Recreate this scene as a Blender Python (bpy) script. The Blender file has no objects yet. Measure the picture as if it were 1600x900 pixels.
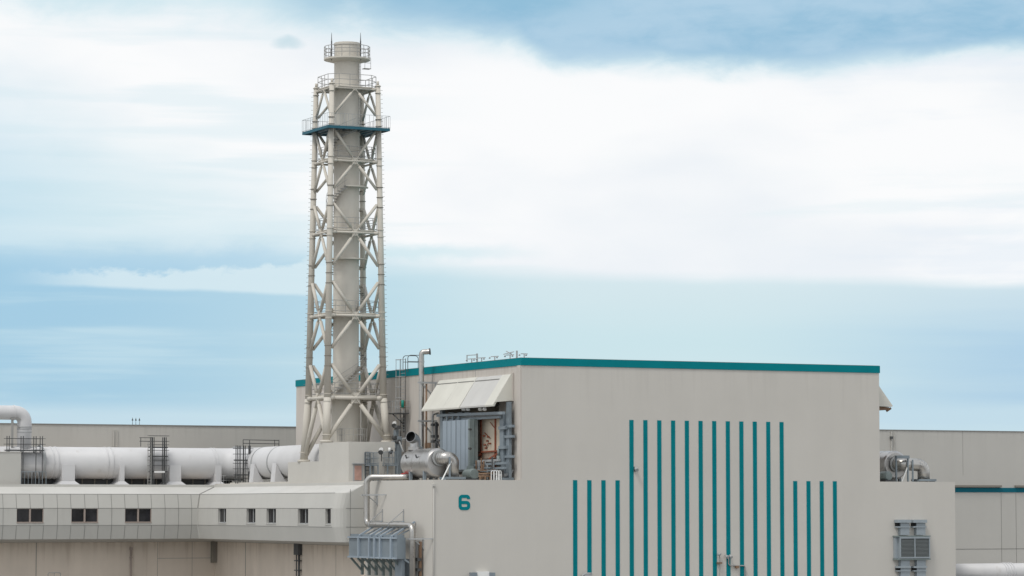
import bpy, math, random
from mathutils import Vector, Matrix
random.seed(6)
S = bpy.context.scene
COL = S.collection
rad = math.radians
# ------------------------------------------------------------------ camera
F = 4815.0                                  # focal length in pixels of a 1600 px wide frame
PITCH = math.atan((792 - 450) / F)
YAW = rad(25.5)
FX, FY = math.sin(YAW), math.cos(YAW)
RX, RY = math.cos(YAW), -math.sin(YAW)
ZC = 9.0
def ray(px, py):
    a = (px - 800) / F; b = (450 - py) / F
    cp, sp = math.cos(PITCH), math.sin(PITCH)
    f = cp - b * sp
    return Vector((f * FX + a * RX, f * FY + a * RY, sp + b * cp))
_r = ray(815, 751); _s = 267.0 / (_r.x * FX + _r.y * FY)
CAM = Vector((-_r.x * _s, -_r.y * _s, ZC))
def on_x(px, py, X): r = ray(px, py); return CAM + r * ((X - CAM.x) / r.x)
def on_y(px, py, Y): r = ray(px, py); return CAM + r * ((Y - CAM.y) / r.y)
def on_d(px, py, d): r = ray(px, py); return CAM + r * (d / (r.x * FX + r.y * FY))
def z_at(p, py):                            # height on the vertical line through p seen at image row py
    d = (p[0] - CAM.x) * FX + (p[1] - CAM.y) * FY
    return on_d(800, py, d).z
cd = bpy.data.cameras.new("Camera"); cam = bpy.data.objects.new("Camera", cd); COL.objects.link(cam)
cam.location = CAM; cam.rotation_euler = (math.pi / 2 + PITCH, 0, -YAW)
cd.sensor_width = 36; cd.lens = 36 * F / 1600; cd.clip_end = 20000; cd.clip_start = 1
S.camera = cam

# ------------------------------------------------------------------ materials
def runoff(m, z0, depth, col, amt):      # dirty drip marks hanging below a roof edge at height z0
    nt = m.node_tree; N = nt.nodes; L = nt.links; b = N['Principled BSDF']; src = b.inputs['Base Color'].links[0].from_socket
    geo = N.new('ShaderNodeNewGeometry'); mp = N.new('ShaderNodeMapping'); mp.inputs['Scale'].default_value = (2.2, 2.2, .12); L.new(geo.outputs['Position'], mp.inputs['Vector'])
    n = N.new('ShaderNodeTexNoise'); n.inputs['Scale'].default_value = 1.0; n.inputs['Detail'].default_value = 4; L.new(mp.outputs[0], n.inputs['Vector'])
    sp = N.new('ShaderNodeSeparateXYZ'); L.new(geo.outputs['Position'], sp.inputs[0])
    a = N.new('ShaderNodeMapRange'); L.new(sp.outputs[2], a.inputs[0]); a.inputs[1].default_value = z0 - depth; a.inputs[2].default_value = z0; a.inputs[3].default_value = 0; a.inputs[4].default_value = .22
    s_ = N.new('ShaderNodeMath'); s_.operation = 'ADD'; L.new(n.outputs['Fac'], s_.inputs[0]); L.new(a.outputs[0], s_.inputs[1])
    k = N.new('ShaderNodeMapRange'); L.new(s_.outputs[0], k.inputs[0]); k.inputs[1].default_value = .66; k.inputs[2].default_value = .86; k.inputs[3].default_value = 0; k.inputs[4].default_value = amt
    t = N.new('ShaderNodeMath'); t.operation = 'LESS_THAN'; L.new(sp.outputs[2], t.inputs[0]); t.inputs[1].default_value = z0 + .01
    u = N.new('ShaderNodeMath'); u.operation = 'MULTIPLY'; L.new(k.outputs[0], u.inputs[0]); L.new(t.outputs[0], u.inputs[1])
    mx = N.new('ShaderNodeMix'); mx.data_type = 'RGBA'; L.new(u.outputs[0], mx.inputs[0]); L.new(src, mx.inputs[6]); mx.inputs[7].default_value = (*col, 1); L.new(mx.outputs[2], b.inputs['Base Color'])
def mat(name, col, rough=0.7, metal=0.0, var=0.06, scale=0.6, streak=0.0, bump=0.0, spec=0.4, stain=None):
    m = bpy.data.materials.new(name); m.use_nodes = True
    nt = m.node_tree; N = nt.nodes; L = nt.links
    b = N['Principled BSDF']
    b.inputs['Roughness'].default_value = rough; b.inputs['Metallic'].default_value = metal
    b.inputs['Specular IOR Level'].default_value = spec
    geo = N.new('ShaderNodeNewGeometry')
    n1 = N.new('ShaderNodeTexNoise'); n1.inputs['Scale'].default_value = scale; n1.inputs['Detail'].default_value = 6
    n1.inputs['Roughness'].default_value = 0.6
    L.new(geo.outputs['Position'], n1.inputs['Vector'])
    mr = N.new('ShaderNodeMapRange'); mr.inputs[1].default_value = 0.3; mr.inputs[2].default_value = 0.7
    mr.inputs[3].default_value = 1 - var; mr.inputs[4].default_value = 1 + var
    L.new(n1.outputs['Fac'], mr.inputs[0])
    fac = mr.outputs[0]
    if streak:
        mp = N.new('ShaderNodeMapping'); mp.inputs['Scale'].default_value = (.55, .55, 0.05)
        L.new(geo.outputs['Position'], mp.inputs['Vector'])
        n2 = N.new('ShaderNodeTexNoise'); n2.inputs['Scale'].default_value = 1.0; n2.inputs['Detail'].default_value = 5
        L.new(mp.outputs[0], n2.inputs['Vector'])
        m2 = N.new('ShaderNodeMapRange'); m2.inputs[1].default_value = 0.35; m2.inputs[2].default_value = 0.7
        m2.inputs[3].default_value = 1 + streak * .4; m2.inputs[4].default_value = 1 - streak
        L.new(n2.outputs['Fac'], m2.inputs[0])
        mu = N.new('ShaderNodeMath'); mu.operation = 'MULTIPLY'
        L.new(fac, mu.inputs[0]); L.new(m2.outputs[0], mu.inputs[1]); fac = mu.outputs[0]
    vm = N.new('ShaderNodeVectorMath'); vm.operation = 'SCALE'; vm.inputs[0].default_value = col[:3]
    L.new(fac, vm.inputs['Scale'])
    out = vm.outputs[0]
    if stain:                                # rust or dirt patches with their own shape
        n3 = N.new('ShaderNodeTexNoise'); n3.inputs['Scale'].default_value = stain[1]; n3.inputs['Detail'].default_value = 8
        n3.inputs['Roughness'].default_value = 0.65
        mp = N.new('ShaderNodeMapping'); mp.inputs['Scale'].default_value = (1, 1, 0.35)
        L.new(geo.outputs['Position'], mp.inputs['Vector']); L.new(mp.outputs[0], n3.inputs['Vector'])
        m3 = N.new('ShaderNodeMapRange'); m3.inputs[1].default_value = stain[2]; m3.inputs[2].default_value = stain[2] + 0.12
        m3.inputs[3].default_value = 0; m3.inputs[4].default_value = stain[3]
        L.new(n3.outputs['Fac'], m3.inputs[0])
        mx = N.new('ShaderNodeMix'); mx.data_type = 'RGBA'
        L.new(m3.outputs[0], mx.inputs[0]); L.new(out, mx.inputs[6]); mx.inputs[7].default_value = (*stain[0], 1)
        out = mx.outputs[2]
    L.new(out, b.inputs['Base Color'])
    if metal > 0.3:
        r2 = N.new('ShaderNodeMapRange'); r2.inputs[1].default_value = .3; r2.inputs[2].default_value = .7
        r2.inputs[3].default_value = rough - .1; r2.inputs[4].default_value = rough + .12
        L.new(n1.outputs['Fac'], r2.inputs[0]); L.new(r2.outputs[0], b.inputs['Roughness'])
    if bump:
        bp = N.new('ShaderNodeBump'); bp.inputs['Strength'].default_value = bump; bp.inputs['Distance'].default_value = 0.02
        n4 = N.new('ShaderNodeTexNoise'); n4.inputs['Scale'].default_value = 9; n4.inputs['Detail'].default_value = 4
        L.new(geo.outputs['Position'], n4.inputs['Vector']); L.new(n4.outputs['Fac'], bp.inputs['Height'])
        L.new(bp.outputs[0], b.inputs['Normal'])
    return m
RUST = (0.20, 0.085, 0.04)
M = dict(
    wall=mat('wall paint', (0.56, 0.535, 0.49), .85, var=.035, scale=.12, streak=.018, spec=.2),
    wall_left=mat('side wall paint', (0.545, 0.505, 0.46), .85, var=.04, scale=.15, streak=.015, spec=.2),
    rear=mat('rear wall paint', (0.495, 0.48, 0.445), .85, var=.03, scale=.12, streak=.02, spec=.2),
    teal=mat('teal paint', (0.0, 0.195, 0.225), .75, var=.06, scale=.5, spec=.12),
    teal_dark=mat('teal band paint', (0.005, 0.12, 0.165), .7, var=.08, scale=.5, spec=.15),
    joint=mat('panel joint', (0.23, 0.225, 0.21), .8, var=.05),
    clad=mat('cladding', (0.52, 0.51, 0.475), .65, var=.03, scale=.2, streak=.025, spec=.25),
    fascia=mat('sloped roof cladding', (0.56, 0.55, 0.52), .6, var=.05, scale=.3, streak=.0),
    tan=mat('tan concrete', (0.66, 0.575, 0.485), .9, var=.07, scale=.25, streak=.07, spec=.2),
    concrete=mat('painted concrete', (0.55, 0.53, 0.485), .85, var=.04, scale=.3, streak=.03, spec=.2),
    tower=mat('cream steel paint', (0.575, 0.54, 0.475), .6, var=.04, scale=.5, streak=.03, spec=.3, stain=(RUST, 1.1, .68, .25)),
    flue=mat('flue paint', (0.61, 0.575, 0.51), .65, var=.05, scale=.4, streak=.05, spec=.3, stain=((.42, .30, .20), .45, .62, .25)),
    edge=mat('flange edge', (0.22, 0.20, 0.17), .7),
    grey=mat('grey steel', (0.36, 0.37, 0.37), .55, var=.1, scale=1.5),
    rail=mat('galvanised rail', (0.33, 0.325, 0.31), .5, var=.08),
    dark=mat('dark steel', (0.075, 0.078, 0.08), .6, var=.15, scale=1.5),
    bluegrey=mat('blue grey paint', (0.205, 0.242, 0.268), .5, var=.10, scale=.8, streak=.08, stain=(RUST, 1.6, .66, .4)),
    blue_door=mat('pale blue grey panel', (0.30, 0.355, 0.405), .5, var=.06, scale=.6, streak=.1),
    duct=mat('white duct paint', (0.60, 0.597, 0.60), .5, var=.03, scale=.3, streak=.05, stain=((.40,.37,.33), .9, .6, .3)),
    steel=mat('stainless cladding', (0.46, 0.45, 0.44), .32, metal=.95, var=.10, scale=1.2, streak=.06),
    pipe=mat('stainless pipe', (0.47, 0.455, 0.43), .34, metal=.92, var=.10, scale=2),
    cream=mat('cream canopy', (0.64, 0.625, 0.56), .55, var=.04, scale=.4, streak=.06),
    cgrey=mat('pale grey canopy', (0.56, 0.55, 0.525), .55, var=.04, scale=.4, streak=.05),
    glass=mat('dark glass', (0.022, 0.022, 0.025), .1, var=.5, scale=1.1, streak=.7, spec=.35),
    frame=mat('window frame', (0.34, 0.28, 0.245), .5),
    black=mat('dark opening', (0.012, 0.012, 0.012), .9),
    rust=mat('red oxide steel', (0.25, 0.075, 0.04), .7, var=.25, scale=2),
    brown=mat('rusty brown', (0.22, 0.14, 0.09), .8, var=.25, scale=2),
    red=mat('red paint', (0.62, 0.03, 0.03), .5),
    pink=mat('faded red plate', (0.46, 0.28, 0.23), .8, var=.2, scale=1.5),
    white=mat('white enamel', (0.78, 0.78, 0.76), .4, var=.03),
    motor=mat('green grey motor', (0.20, 0.24, 0.235), .5, var=.1, scale=3),
    green=mat('green lamp', (0.0, 0.22, 0.17), .5),
    vent=mat('vent blue grey', (0.30, 0.34, 0.365), .5, var=.06, scale=2),
    caset=mat('tan casing', (0.56, 0.49, 0.39), .7, var=.08, scale=1.2, streak=.08),
    plat=mat('platform blue', (0.03, 0.125, 0.17), .6, var=.1, scale=2, spec=.25),
    asphalt=mat('concrete paving', (0.24, 0.235, 0.225), .9, var=.15, scale=.4, bump=.3),
    roof=mat('roof sheet', (0.30, 0.30, 0.29), .9, var=.1, scale=.5),
    louvre=mat('louvre slats', (0.15, 0.165, 0.165), .6, var=.05),
)

runoff(M['wall'], 21.25, 4.5, (.45, .425, .385), .2); runoff(M['wall_left'], 21.25, 4.0, (.40, .355, .30), .4); runoff(M['rear'], 17.3, 2.5, (.37, .36, .33), .3)
runoff(M['tan'], 5.5, 2.5, (.42, .34, .27), .45); runoff(M['clad'], 8.87, 1.6, (.42, .41, .37), .3)
# ------------------------------------------------------------------ mesh builder
LOC = {}
class MB:
    def __init__(s): s.v = []; s.f = []; s.m = []; s.s = []
    def poly(s, pts, m=0, sm=False):
        i = len(s.v); s.v += [tuple(p) for p in pts]; s.f.append(tuple(range(i, i + len(pts)))); s.m.append(m); s.s.append(sm); return s
    def box(s, x0, x1, y0, y1, z0, z1, m=0, skip=''):
        x0, x1 = min(x0, x1), max(x0, x1); y0, y1 = min(y0, y1), max(y0, y1); z0, z1 = min(z0, z1), max(z0, z1)
        i = len(s.v)
        s.v += [(x, y, z) for z in (z0, z1) for y in (y0, y1) for x in (x0, x1)]
        fs = dict(b=(0, 2, 3, 1), t=(4, 5, 7, 6), f=(0, 1, 5, 4), k=(2, 6, 7, 3), l=(0, 4, 6, 2), r=(1, 3, 7, 5))
        for k, q in fs.items():
            if k not in skip: s.f.append(tuple(i + j for j in q)); s.m.append(m); s.s.append(False)
        return s
    def beam(s, p, q, w, h, m=0, up=(0, 0, 1)):
        p = Vector(p); q = Vector(q); d = (q - p).normalized(); up = Vector(up)
        if abs(d.dot(up)) > .98: up = Vector((1, 0, 0))
        a = d.cross(up).normalized(); b = a.cross(d)
        c = [(-1, -1), (1, -1), (1, 1), (-1, 1)]
        A = [p + a * (w / 2 * i) + b * (h / 2 * j) for i, j in c]; B = [q + a * (w / 2 * i) + b * (h / 2 * j) for i, j in c]
        i = len(s.v); s.v += [tuple(x) for x in A + B]
        for f in [(3, 2, 1, 0), (4, 5, 6, 7)] + [(k, (k + 1) % 4, 4 + (k + 1) % 4, 4 + k) for k in range(4)]:
            s.f.append(tuple(i + j for j in f)); s.m.append(m); s.s.append(False)
        return s
    def sweep(s, pts, rs, n=12, m=0, caps=True):
        pts = [Vector(p) for p in pts]; k = len(pts)
        if not hasattr(rs, '__len__'): rs = [rs] * k
        T = []
        for i in range(k):
            a = pts[max(i - 1, 0)]; b = pts[min(i + 1, k - 1)]
            t = Vector((0, 0, 0))
            if i > 0: t += (pts[i] - pts[i - 1]).normalized()
            if i < k - 1: t += (pts[i + 1] - pts[i]).normalized()
            T.append(t.normalized() if t.length > 1e-6 else (b - a).normalized())
        u = T[0].cross(Vector((0, 0, 1)))
        if u.length < .05: u = T[0].cross(Vector((1, 0, 0)))
        u.normalize(); base = len(s.v)
        for i in range(k):
            u = (u - T[i] * u.dot(T[i])).normalized(); w = T[i].cross(u)
            for j in range(n):
                a = 2 * math.pi * j / n
                s.v.append(tuple(pts[i] + (u * math.cos(a) + w * math.sin(a)) * rs[i]))
        for i in range(k - 1):
            for j in range(n):
                a = base + i * n + j; b = base + i * n + (j + 1) % n
                s.f.append((a, b, b + n, a + n)); s.m.append(m); s.s.append(n > 6)
        if caps:
            s.f.append(tuple(base + j for j in range(n))[::-1]); s.m.append(m); s.s.append(False)
            s.f.append(tuple(base + (k - 1) * n + j for j in range(n))); s.m.append(m); s.s.append(False)
        return s
    def cyl(s, p, q, r, r2=None, n=14, m=0, caps=True): return s.sweep([p, q], [r, r if r2 is None else r2], n, m, caps)
    def prof(s, p, axis, prof, n=28, m=0):     # lathe: profile (t along axis, r), sharp rings doubled
        p = Vector(p); ax = Vector(axis).normalized()
        for (t0, r0), (t1, r1) in zip(prof[:-1], prof[1:]):
            if abs(t1 - t0) < 1e-6: s.ring(p + ax * t0, ax, r0, r1, n, m)
            else: s.sweep([p + ax * t0, p + ax * t1], [r0, r1], n, m, caps=False)
        return s
    def ring(s, c, ax, r0, r1, n=28, m=0):
        c = Vector(c); ax = Vector(ax).normalized(); u = ax.cross(Vector((0, 0, 1)))
        if u.length < .05: u = ax.cross(Vector((1, 0, 0)))
        u.normalize(); w = ax.cross(u); i = len(s.v)
        for r in (r0, r1):
            for j in range(n):
                a = 2 * math.pi * j / n; s.v.append(tuple(c + (u * math.cos(a) + w * math.sin(a)) * r))
        for j in range(n):
            s.f.append((i + j, i + (j + 1) % n, i + n + (j + 1) % n, i + n + j)); s.m.append(m); s.s.append(False)
        return s
    def tube(s, path, r, fil=0, n=14, m=0, seg=7, caps=True): return s.sweep(fillet(path, fil, seg), r, n, m, caps)
    def prism(s, poly, fn0, fn1, m=0, caps=True):  # poly of 2D points; fn maps 2D -> 3D at both ends
        A = [Vector(fn0(p)) for p in poly]; B = [Vector(fn1(p)) for p in poly]; n = len(poly)
        for k in range(n): s.poly([A[k], A[(k + 1) % n], B[(k + 1) % n], B[k]], m)
        if caps: s.poly(A[::-1], m); s.poly(B, m)
        return s
    def build(s, name, mats, parent=None, loc=None):
        if not isinstance(mats, (list, tuple)): mats = [mats]
        me = bpy.data.meshes.new(name)
        o = bpy.data.objects.new(name, me)
        off = Vector((0, 0, 0))
        if parent is not None: off = LOC[parent.name]; o.parent = parent; LOC[o.name] = off
        elif loc is not None: off = Vector(loc); o.location = off; LOC[o.name] = off
        else: LOC[o.name] = off
        me.from_pydata([tuple(Vector(v) - off) for v in s.v], [], s.f)
        for m in mats: me.materials.append(m)
        me.polygons.foreach_set('material_index', s.m); me.polygons.foreach_set('use_smooth', s.s)
        me.update()
        import bmesh
        bm = bmesh.new(); bm.from_mesh(me); bmesh.ops.recalc_face_normals(bm, faces=bm.faces); bm.to_mesh(me); bm.free()
        COL.objects.link(o); return o
def fillet(path, fil, seg=7):
    P = [Vector(p) for p in path]
    if not fil: return P
    out = [P[0]]
    for i in range(1, len(P) - 1):
        a = (P[i - 1] - P[i]); b = (P[i + 1] - P[i]); la, lb = a.length, b.length; a.normalize(); b.normalize()
        ang = math.acos(max(-1, min(1, a.dot(b))))
        if ang > 3.1: out.append(P[i]); continue
        t = min(fil / math.tan(ang / 2), la * .49, lb * .49); r = t * math.tan(ang / 2)
        c = P[i] + (a + b).normalized() * (r / math.sin(ang / 2))
        s0 = P[i] + a * t - c; s1 = P[i] + b * t - c; tot = math.acos(max(-1, min(1, s0.normalized().dot(s1.normalized()))))
        for k in range(seg + 1):
            f = k / seg
            out.append(c + (s0 * math.sin((1 - f) * tot) + s1 * math.sin(f * tot)) / math.sin(tot))
    out.append(P[-1]); return out
def tag(o, label, cat, group=None, kind=None):
    if label: o['label'] = label
    if cat: o['category'] = cat
    if group: o['group'] = group
    if kind: o['kind'] = kind
    return o
def thing(name, label, cat, loc, group=None):
    o = bpy.data.objects.new(name, None); COL.objects.link(o); o.location = loc; o.empty_display_size = .3
    LOC[o.name] = Vector(loc); return tag(o, label, cat, group)
def copy_tree(o, parent=None):
    c = o.copy(); COL.objects.link(c)
    if parent is not None: c.parent = parent
    for ch in list(o.children): copy_tree(ch, c)
    return c
def rails(mb, pts, h, r=.025, levels=(1, .5), closed=False, n=5, posts=True, m=0):
    P = [Vector(p) for p in pts]
    if closed: P = P + [P[0]]
    for l in levels: mb.sweep([p + Vector((0, 0, h * l)) for p in P], r, n, m)
    if posts:
        for p in (P[:-1] if closed else P): mb.cyl(p, p + Vector((0, 0, h)), r, n=n, m=m)

# ------------------------------------------------------------------ ground
g = MB(); g.poly([(-6000, -6000, 0), (6000, -6000, 0), (6000, 6000, 0), (-6000, 6000, 0)])
tag(g.build('ground', M['asphalt']), None, None, kind='structure')

# ------------------------------------------------------------------ main hall
XL, ZR = -8.42, 11.31                       # left end and roof height of the low front block
hall = thing('turbine_hall', 'large beige turbine hall with teal roof edge and teal stripes on its front', 'building', (0, 0, 0))
w = MB(); w.box(XL, 44.56, 0, 54, 0, ZR)
w.build('lower_wall', M['wall'], hall)
w = MB()
X1, Y1, ZT = 36.4, 53.15, 21.25
w.poly([(0, 0, ZR), (X1, 0, ZR), (X1, 0, ZT), (0, 0, ZT)])
w.poly([(X1, 0, ZR), (X1, Y1, ZR), (X1, Y1, ZT), (X1, 0, ZT)]); w.poly([(0, Y1, ZR), (X1, Y1, ZR), (X1, Y1, ZT), (0, Y1, ZT)])
hy0, hy1, hz0, hz1 = 4.6, 16.4, 11.9, 18.2
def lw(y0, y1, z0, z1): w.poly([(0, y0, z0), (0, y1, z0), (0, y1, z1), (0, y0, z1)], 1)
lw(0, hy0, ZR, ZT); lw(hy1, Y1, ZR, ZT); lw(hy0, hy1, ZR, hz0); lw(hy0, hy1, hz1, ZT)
w.poly([(0, 0, ZT), (X1, 0, ZT), (X1, Y1, ZT), (0, Y1, ZT)], 2)
# corner pilaster, joints on the side wall
w.box(-.14, -.003, .02, .62, ZR + .003, ZT - .003, 1)
for y in (9.5, 18.9, 31, 41): w.box(-.008, .003, y, y + .05, 18.9 if y < 18 else ZR, ZT - .01, 3)
w.build('upper_wall', [M['wall'], M['wall_left'], M['roof'], M['joint']], hall)
# bay room behind the opening
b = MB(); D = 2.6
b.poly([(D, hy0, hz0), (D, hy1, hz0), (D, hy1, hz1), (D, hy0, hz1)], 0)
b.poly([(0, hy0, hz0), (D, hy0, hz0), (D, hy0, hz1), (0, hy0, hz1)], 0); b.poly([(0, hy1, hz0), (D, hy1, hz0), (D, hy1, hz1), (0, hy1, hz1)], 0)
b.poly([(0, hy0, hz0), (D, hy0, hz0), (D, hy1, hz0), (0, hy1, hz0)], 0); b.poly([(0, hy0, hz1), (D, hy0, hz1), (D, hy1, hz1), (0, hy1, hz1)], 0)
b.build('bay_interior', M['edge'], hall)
b = MB(); b.box(-.07, X1 + .07, -.07, Y1 + .07, ZT + .003, 21.9); b.build('parapet_band', M['teal'], hall)
b = MB(); b.box(-.04, .4, .1, Y1, 21.9, 21.93); b.box(.4, X1 + .03, -.04, .36, 21.903, 21.93); b.build('coping', M['joint'], hall)
for k in range(20):
    x = 5.17 + k * 1.3895
    zt = 16.64 if 4 <= k <= 15 else 11.33
    s = MB(); s.box(x - .205, x + .205, -.03, -.002, .4, zt); s.box(x - .03, x + .03, -.055, -.03, .4, zt - .05, 0)
    s.build('stripe', M['teal'], hall)
# numeral 6
a = on_y(716.5, 797, 0); c = on_y(734.5, 773, 0)
nx0, nx1, nz0, nz1 = a.x, c.x, a.z, c.z; W, H = nx1 - nx0, nz1 - nz0; t = .275
def band(mb, outer, inner):
    n = len(outer)
    for k in range(n - 1): mb.prism([outer[k], outer[k + 1], inner[k + 1], inner[k]], lambda p: (p[0], -.006, p[1]), lambda p: (p[0], -.035, p[1]), caps=True)
def arc(cx, cz, r, a0, a1, n=8): return [(cx + r * math.cos(rad(a0 + (a1 - a0) * i / n)), cz + r * math.sin(rad(a0 + (a1 - a0) * i / n))) for i in range(n + 1)]
R, r = .34, .10
zm = nz0 + H * .60
o_ = [(nx1, nz1 - .36)] + arc(nx1 - R, nz1 - R, R, 0, 90) + arc(nx0 + R, nz1 - R, R, 90, 180) + arc(nx0 + R, nz0 + R, R, 180, 270) + arc(nx1 - R, nz0 + R, R, 270, 360) + arc(nx1 - R, zm - R, R, 0, 90) + [(nx0 + t + .004, zm)]
i_ = [(nx1 - t, nz1 - .36)] + arc(nx1 - t - r, nz1 - t - r, r, 0, 90) + arc(nx0 + t + r, nz1 - t - r, r, 90, 180) + arc(nx0 + t + r, nz0 + t + r, r, 180, 270) + arc(nx1 - t - r, nz0 + t + r, r, 270, 360) + arc(nx1 - t - r, zm - t - r, r, 0, 90) + [(nx0 + t + .004, zm - t)]
s = MB(); band(s, o_, i_); s.build('numeral', M['teal'], hall)
# corner drainpipe with hopper
p = on_y(676, 760, 0)
s = MB(); s.cyl((p.x + .07, -.08, .2), (p.x + .07, -.08, 10.75), .05, n=8); s.box(p.x - .05, p.x + .2, -.2, -.003, 10.75, 10.95)
s.build('drainpipe', M['rear'], hall)

# ------------------------------------------------------------------ office wing with sloped cladding
wing = thing('office_wing', 'long beige panelled wing overhanging its tan base with a row of dark windows', 'building', (-11, 40, 0))
YI, YE = 53.75, 14.49
PR = [(0, 11.22), (.3, 11.22), (.3, 10.97), (2.63, 10.25), (2.93, 8.87), (2.93, 7.2), (2.63, 5.85), (0, 5.5)]
RX_, LY_ = XL - 2.93, YI - 2.93             # planes of the window bands
def sec(kind, a, cut=0):                     # section of the profile at position a
    out = []
    for o, z in PR:
        o = max(min(o, 2.93) - cut, 0) if o > .31 else o
        out.append(Vector((XL - o, a if kind == 'R' else YI - o, z)) if kind != 'L' else Vector((a, YI - o, z)))
    return out
cl = MB()
def link(A, B, mid, skip=()):
    for k in range(len(PR) - 1):
        if k in skip: continue
        cl.poly([A[k], A[k + 1], B[k + 1], B[k]], (2 if k == 2 else 3 if k == 0 else 0))
mit = [Vector((XL - o, YI - o, z)) for o, z in PR]
left = sec('L', -62)
rs = [sec('R', YE + 1.0 * (1 - math.sin(rad(q))), 1.0 * (1 - math.cos(rad(q)))) for q in (0, 18, 36, 54, 72, 90)]
link(left, mit, 0, skip=(4,)); link(mit, rs[0], 0, skip=(4,))
for A, B in zip(rs[:-1], rs[1:]): link(A, B, 0)
cl.poly(rs[-1])
# window bands with real holes
winR = [(340.5, 353.3), (385, 399), (416.3, 431.2), (465.3, 481.5), (508.3, 516.8)]
winL = [(26, 68), (111.5, 153.2), (195.3, 236.6)]
ZW0, ZW1 = 7.44, 8.82
def bandR(y0, y1, z0, z1): cl.poly([(RX_, y0, z0), (RX_, y1, z0), (RX_, y1, z1), (RX_, y0, z1)])
def bandL(x0, x1, z0, z1): cl.poly([(x0, LY_, z0), (x1, LY_, z0), (x1, LY_, z1), (x0, LY_, z1)])
ys = [(on_x(b_, 806, RX_).y, on_x(a_, 806, RX_).y) for a_, b_ in winR]      # near, far
xs = [(on_y(a_, 806, LY_).x, on_y(b_, 806, LY_).x) for a_, b_ in winL]
yn, yf = YE + 1.0, YI - 2.93
bandR(yn, yf, 7.2, ZW0); bandR(yn, yf, ZW1, 8.87)
e = sorted([yn, yf] + [q for t_ in ys for q in t_])
for k in range(0, len(e), 2): bandR(e[k], e[k + 1], ZW0, ZW1)
xl, xr = -62, XL - 2.93
bandL(xl, xr, 7.2, ZW0); bandL(xl, xr, ZW1, 8.87)
e = sorted([xl, xr] + [q for t_ in xs for q in t_])
for k in range(0, len(e), 2): bandL(e[k], e[k + 1], ZW0, ZW1)
# joints: dark sealant strips
def off(o, z, k):                            # outward normal offset of profile segment k
    (o0, z0), (o1, z1) = PR[k], PR[k + 1]; d = Vector((o1 - o0, z1 - z0)).normalized(); nrm = Vector((-d.y, d.x))
    if k == 5 or nrm.x < 0: nrm = Vector((abs(nrm.x), nrm.y if nrm.x > 0 else -nrm.y))
    return o + nrm.x * .012, z + nrm.y * .012
def vjoint(kind, a, ks, wd=.045):
    for k in ks:
        (o0, z0), (o1, z1) = [off(*PR[k], k), off(*PR[k + 1], k)]
        if kind == 'L': cl.poly([(a, YI - o0, z0), (a + wd, YI - o0, z0), (a + wd, YI - o1, z1), (a, YI - o1, z1)], 1)
        else: cl.poly([(XL - o0, a, z0), (XL - o0, a + wd, z0), (XL - o1, a + wd, z1), (XL - o1, a, z1)], 1)
for px in (4, 25, 46.5, 67.5, 89, 110, 132, 152.8, 173.7, 194.5, 215.2, 236, 257, 278, 298.5):
    a_ = on_y(px, 782, LY_ + .15).x
    vjoint('L', a_, (3, 5))
    if not any(x0 - .1 < a_ < x1 + .1 for x0, x1 in xs): vjoint('L', a_, (4,))
    else:
        cl.box(a_, a_ + .045, LY_ - .012, LY_ - .004, ZW1, 8.87, 1)
for z, o in ((8.87, 2.93), (7.2, 2.93), (10.25, 2.63)):
    cl.box(-62, XL - o - .02, YI - o - .012, YI - o + .01, z - .022, z + .022, 1)
    cl.box(XL - o - .012, XL - o + .01, YE + 1.0, YI - o - .02, z - .022, z + .022, 1)
for z in (8.87, 7.2): cl.box(XL - 2.0, XL, YE - .012, YE - .003, z - .022, z + .022, 1)
xx = on_y(547, 800, YE).x; cl.box(xx, xx + .04, YE - .012, YE - .003, 5.7, 10.6, 1)
for k in (2, 3, 4, 5):                       # seam cover in the inner corner
    (o0, z0), (o1, z1) = off(*PR[k], k), off(*PR[k + 1], k)
    cl.beam((XL - o0 - .02, YI - o0 - .02, z0), (XL - o1 - .02, YI - o1 - .02, z1), .16, .05, 1 if k < 4 else 0)
cl.build('cladding', [M['clad'], M['joint'], M['fascia'], M['concrete']], wing)
for y0, y1 in ys:
    f_ = MB(); d = .24; x = RX_
    f_.poly([(x, y0, ZW0), (x + d, y0, ZW0), (x + d, y0, ZW1), (x, y0, ZW1)], 0); f_.poly([(x, y1, ZW0), (x + d, y1, ZW0), (x + d, y1, ZW1), (x, y1, ZW1)], 0)
    f_.poly([(x, y0, ZW0), (x + d, y0, ZW0), (x + d, y1, ZW0), (x, y1, ZW0)], 0); f_.poly([(x, y0, ZW1), (x + d, y0, ZW1), (x + d, y1, ZW1), (x, y1, ZW1)], 0)
    f_.box(x - .05, x + .05, y0 - .05, y1 + .05, ZW0 - .07, ZW0 + .003, 0)
    if y1 - y0 > 1.4: ym = y0 + (y1 - y0) * .42; f_.box(x + d - .08, x + d - .01, ym - .05, ym + .05, ZW0, ZW1, 1)
    f_.box(x + d - .08, x + d - .01, y0, y1, ZW0 + .004, ZW0 + .09, 1)
    wn = f_.build('window', [M['clad'], M['grey']], wing)
    p_ = MB(); p_.box(x + d, x + d + .03, y0, y1, ZW0, ZW1); p_.build('pane', M['glass'], wn)
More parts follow.
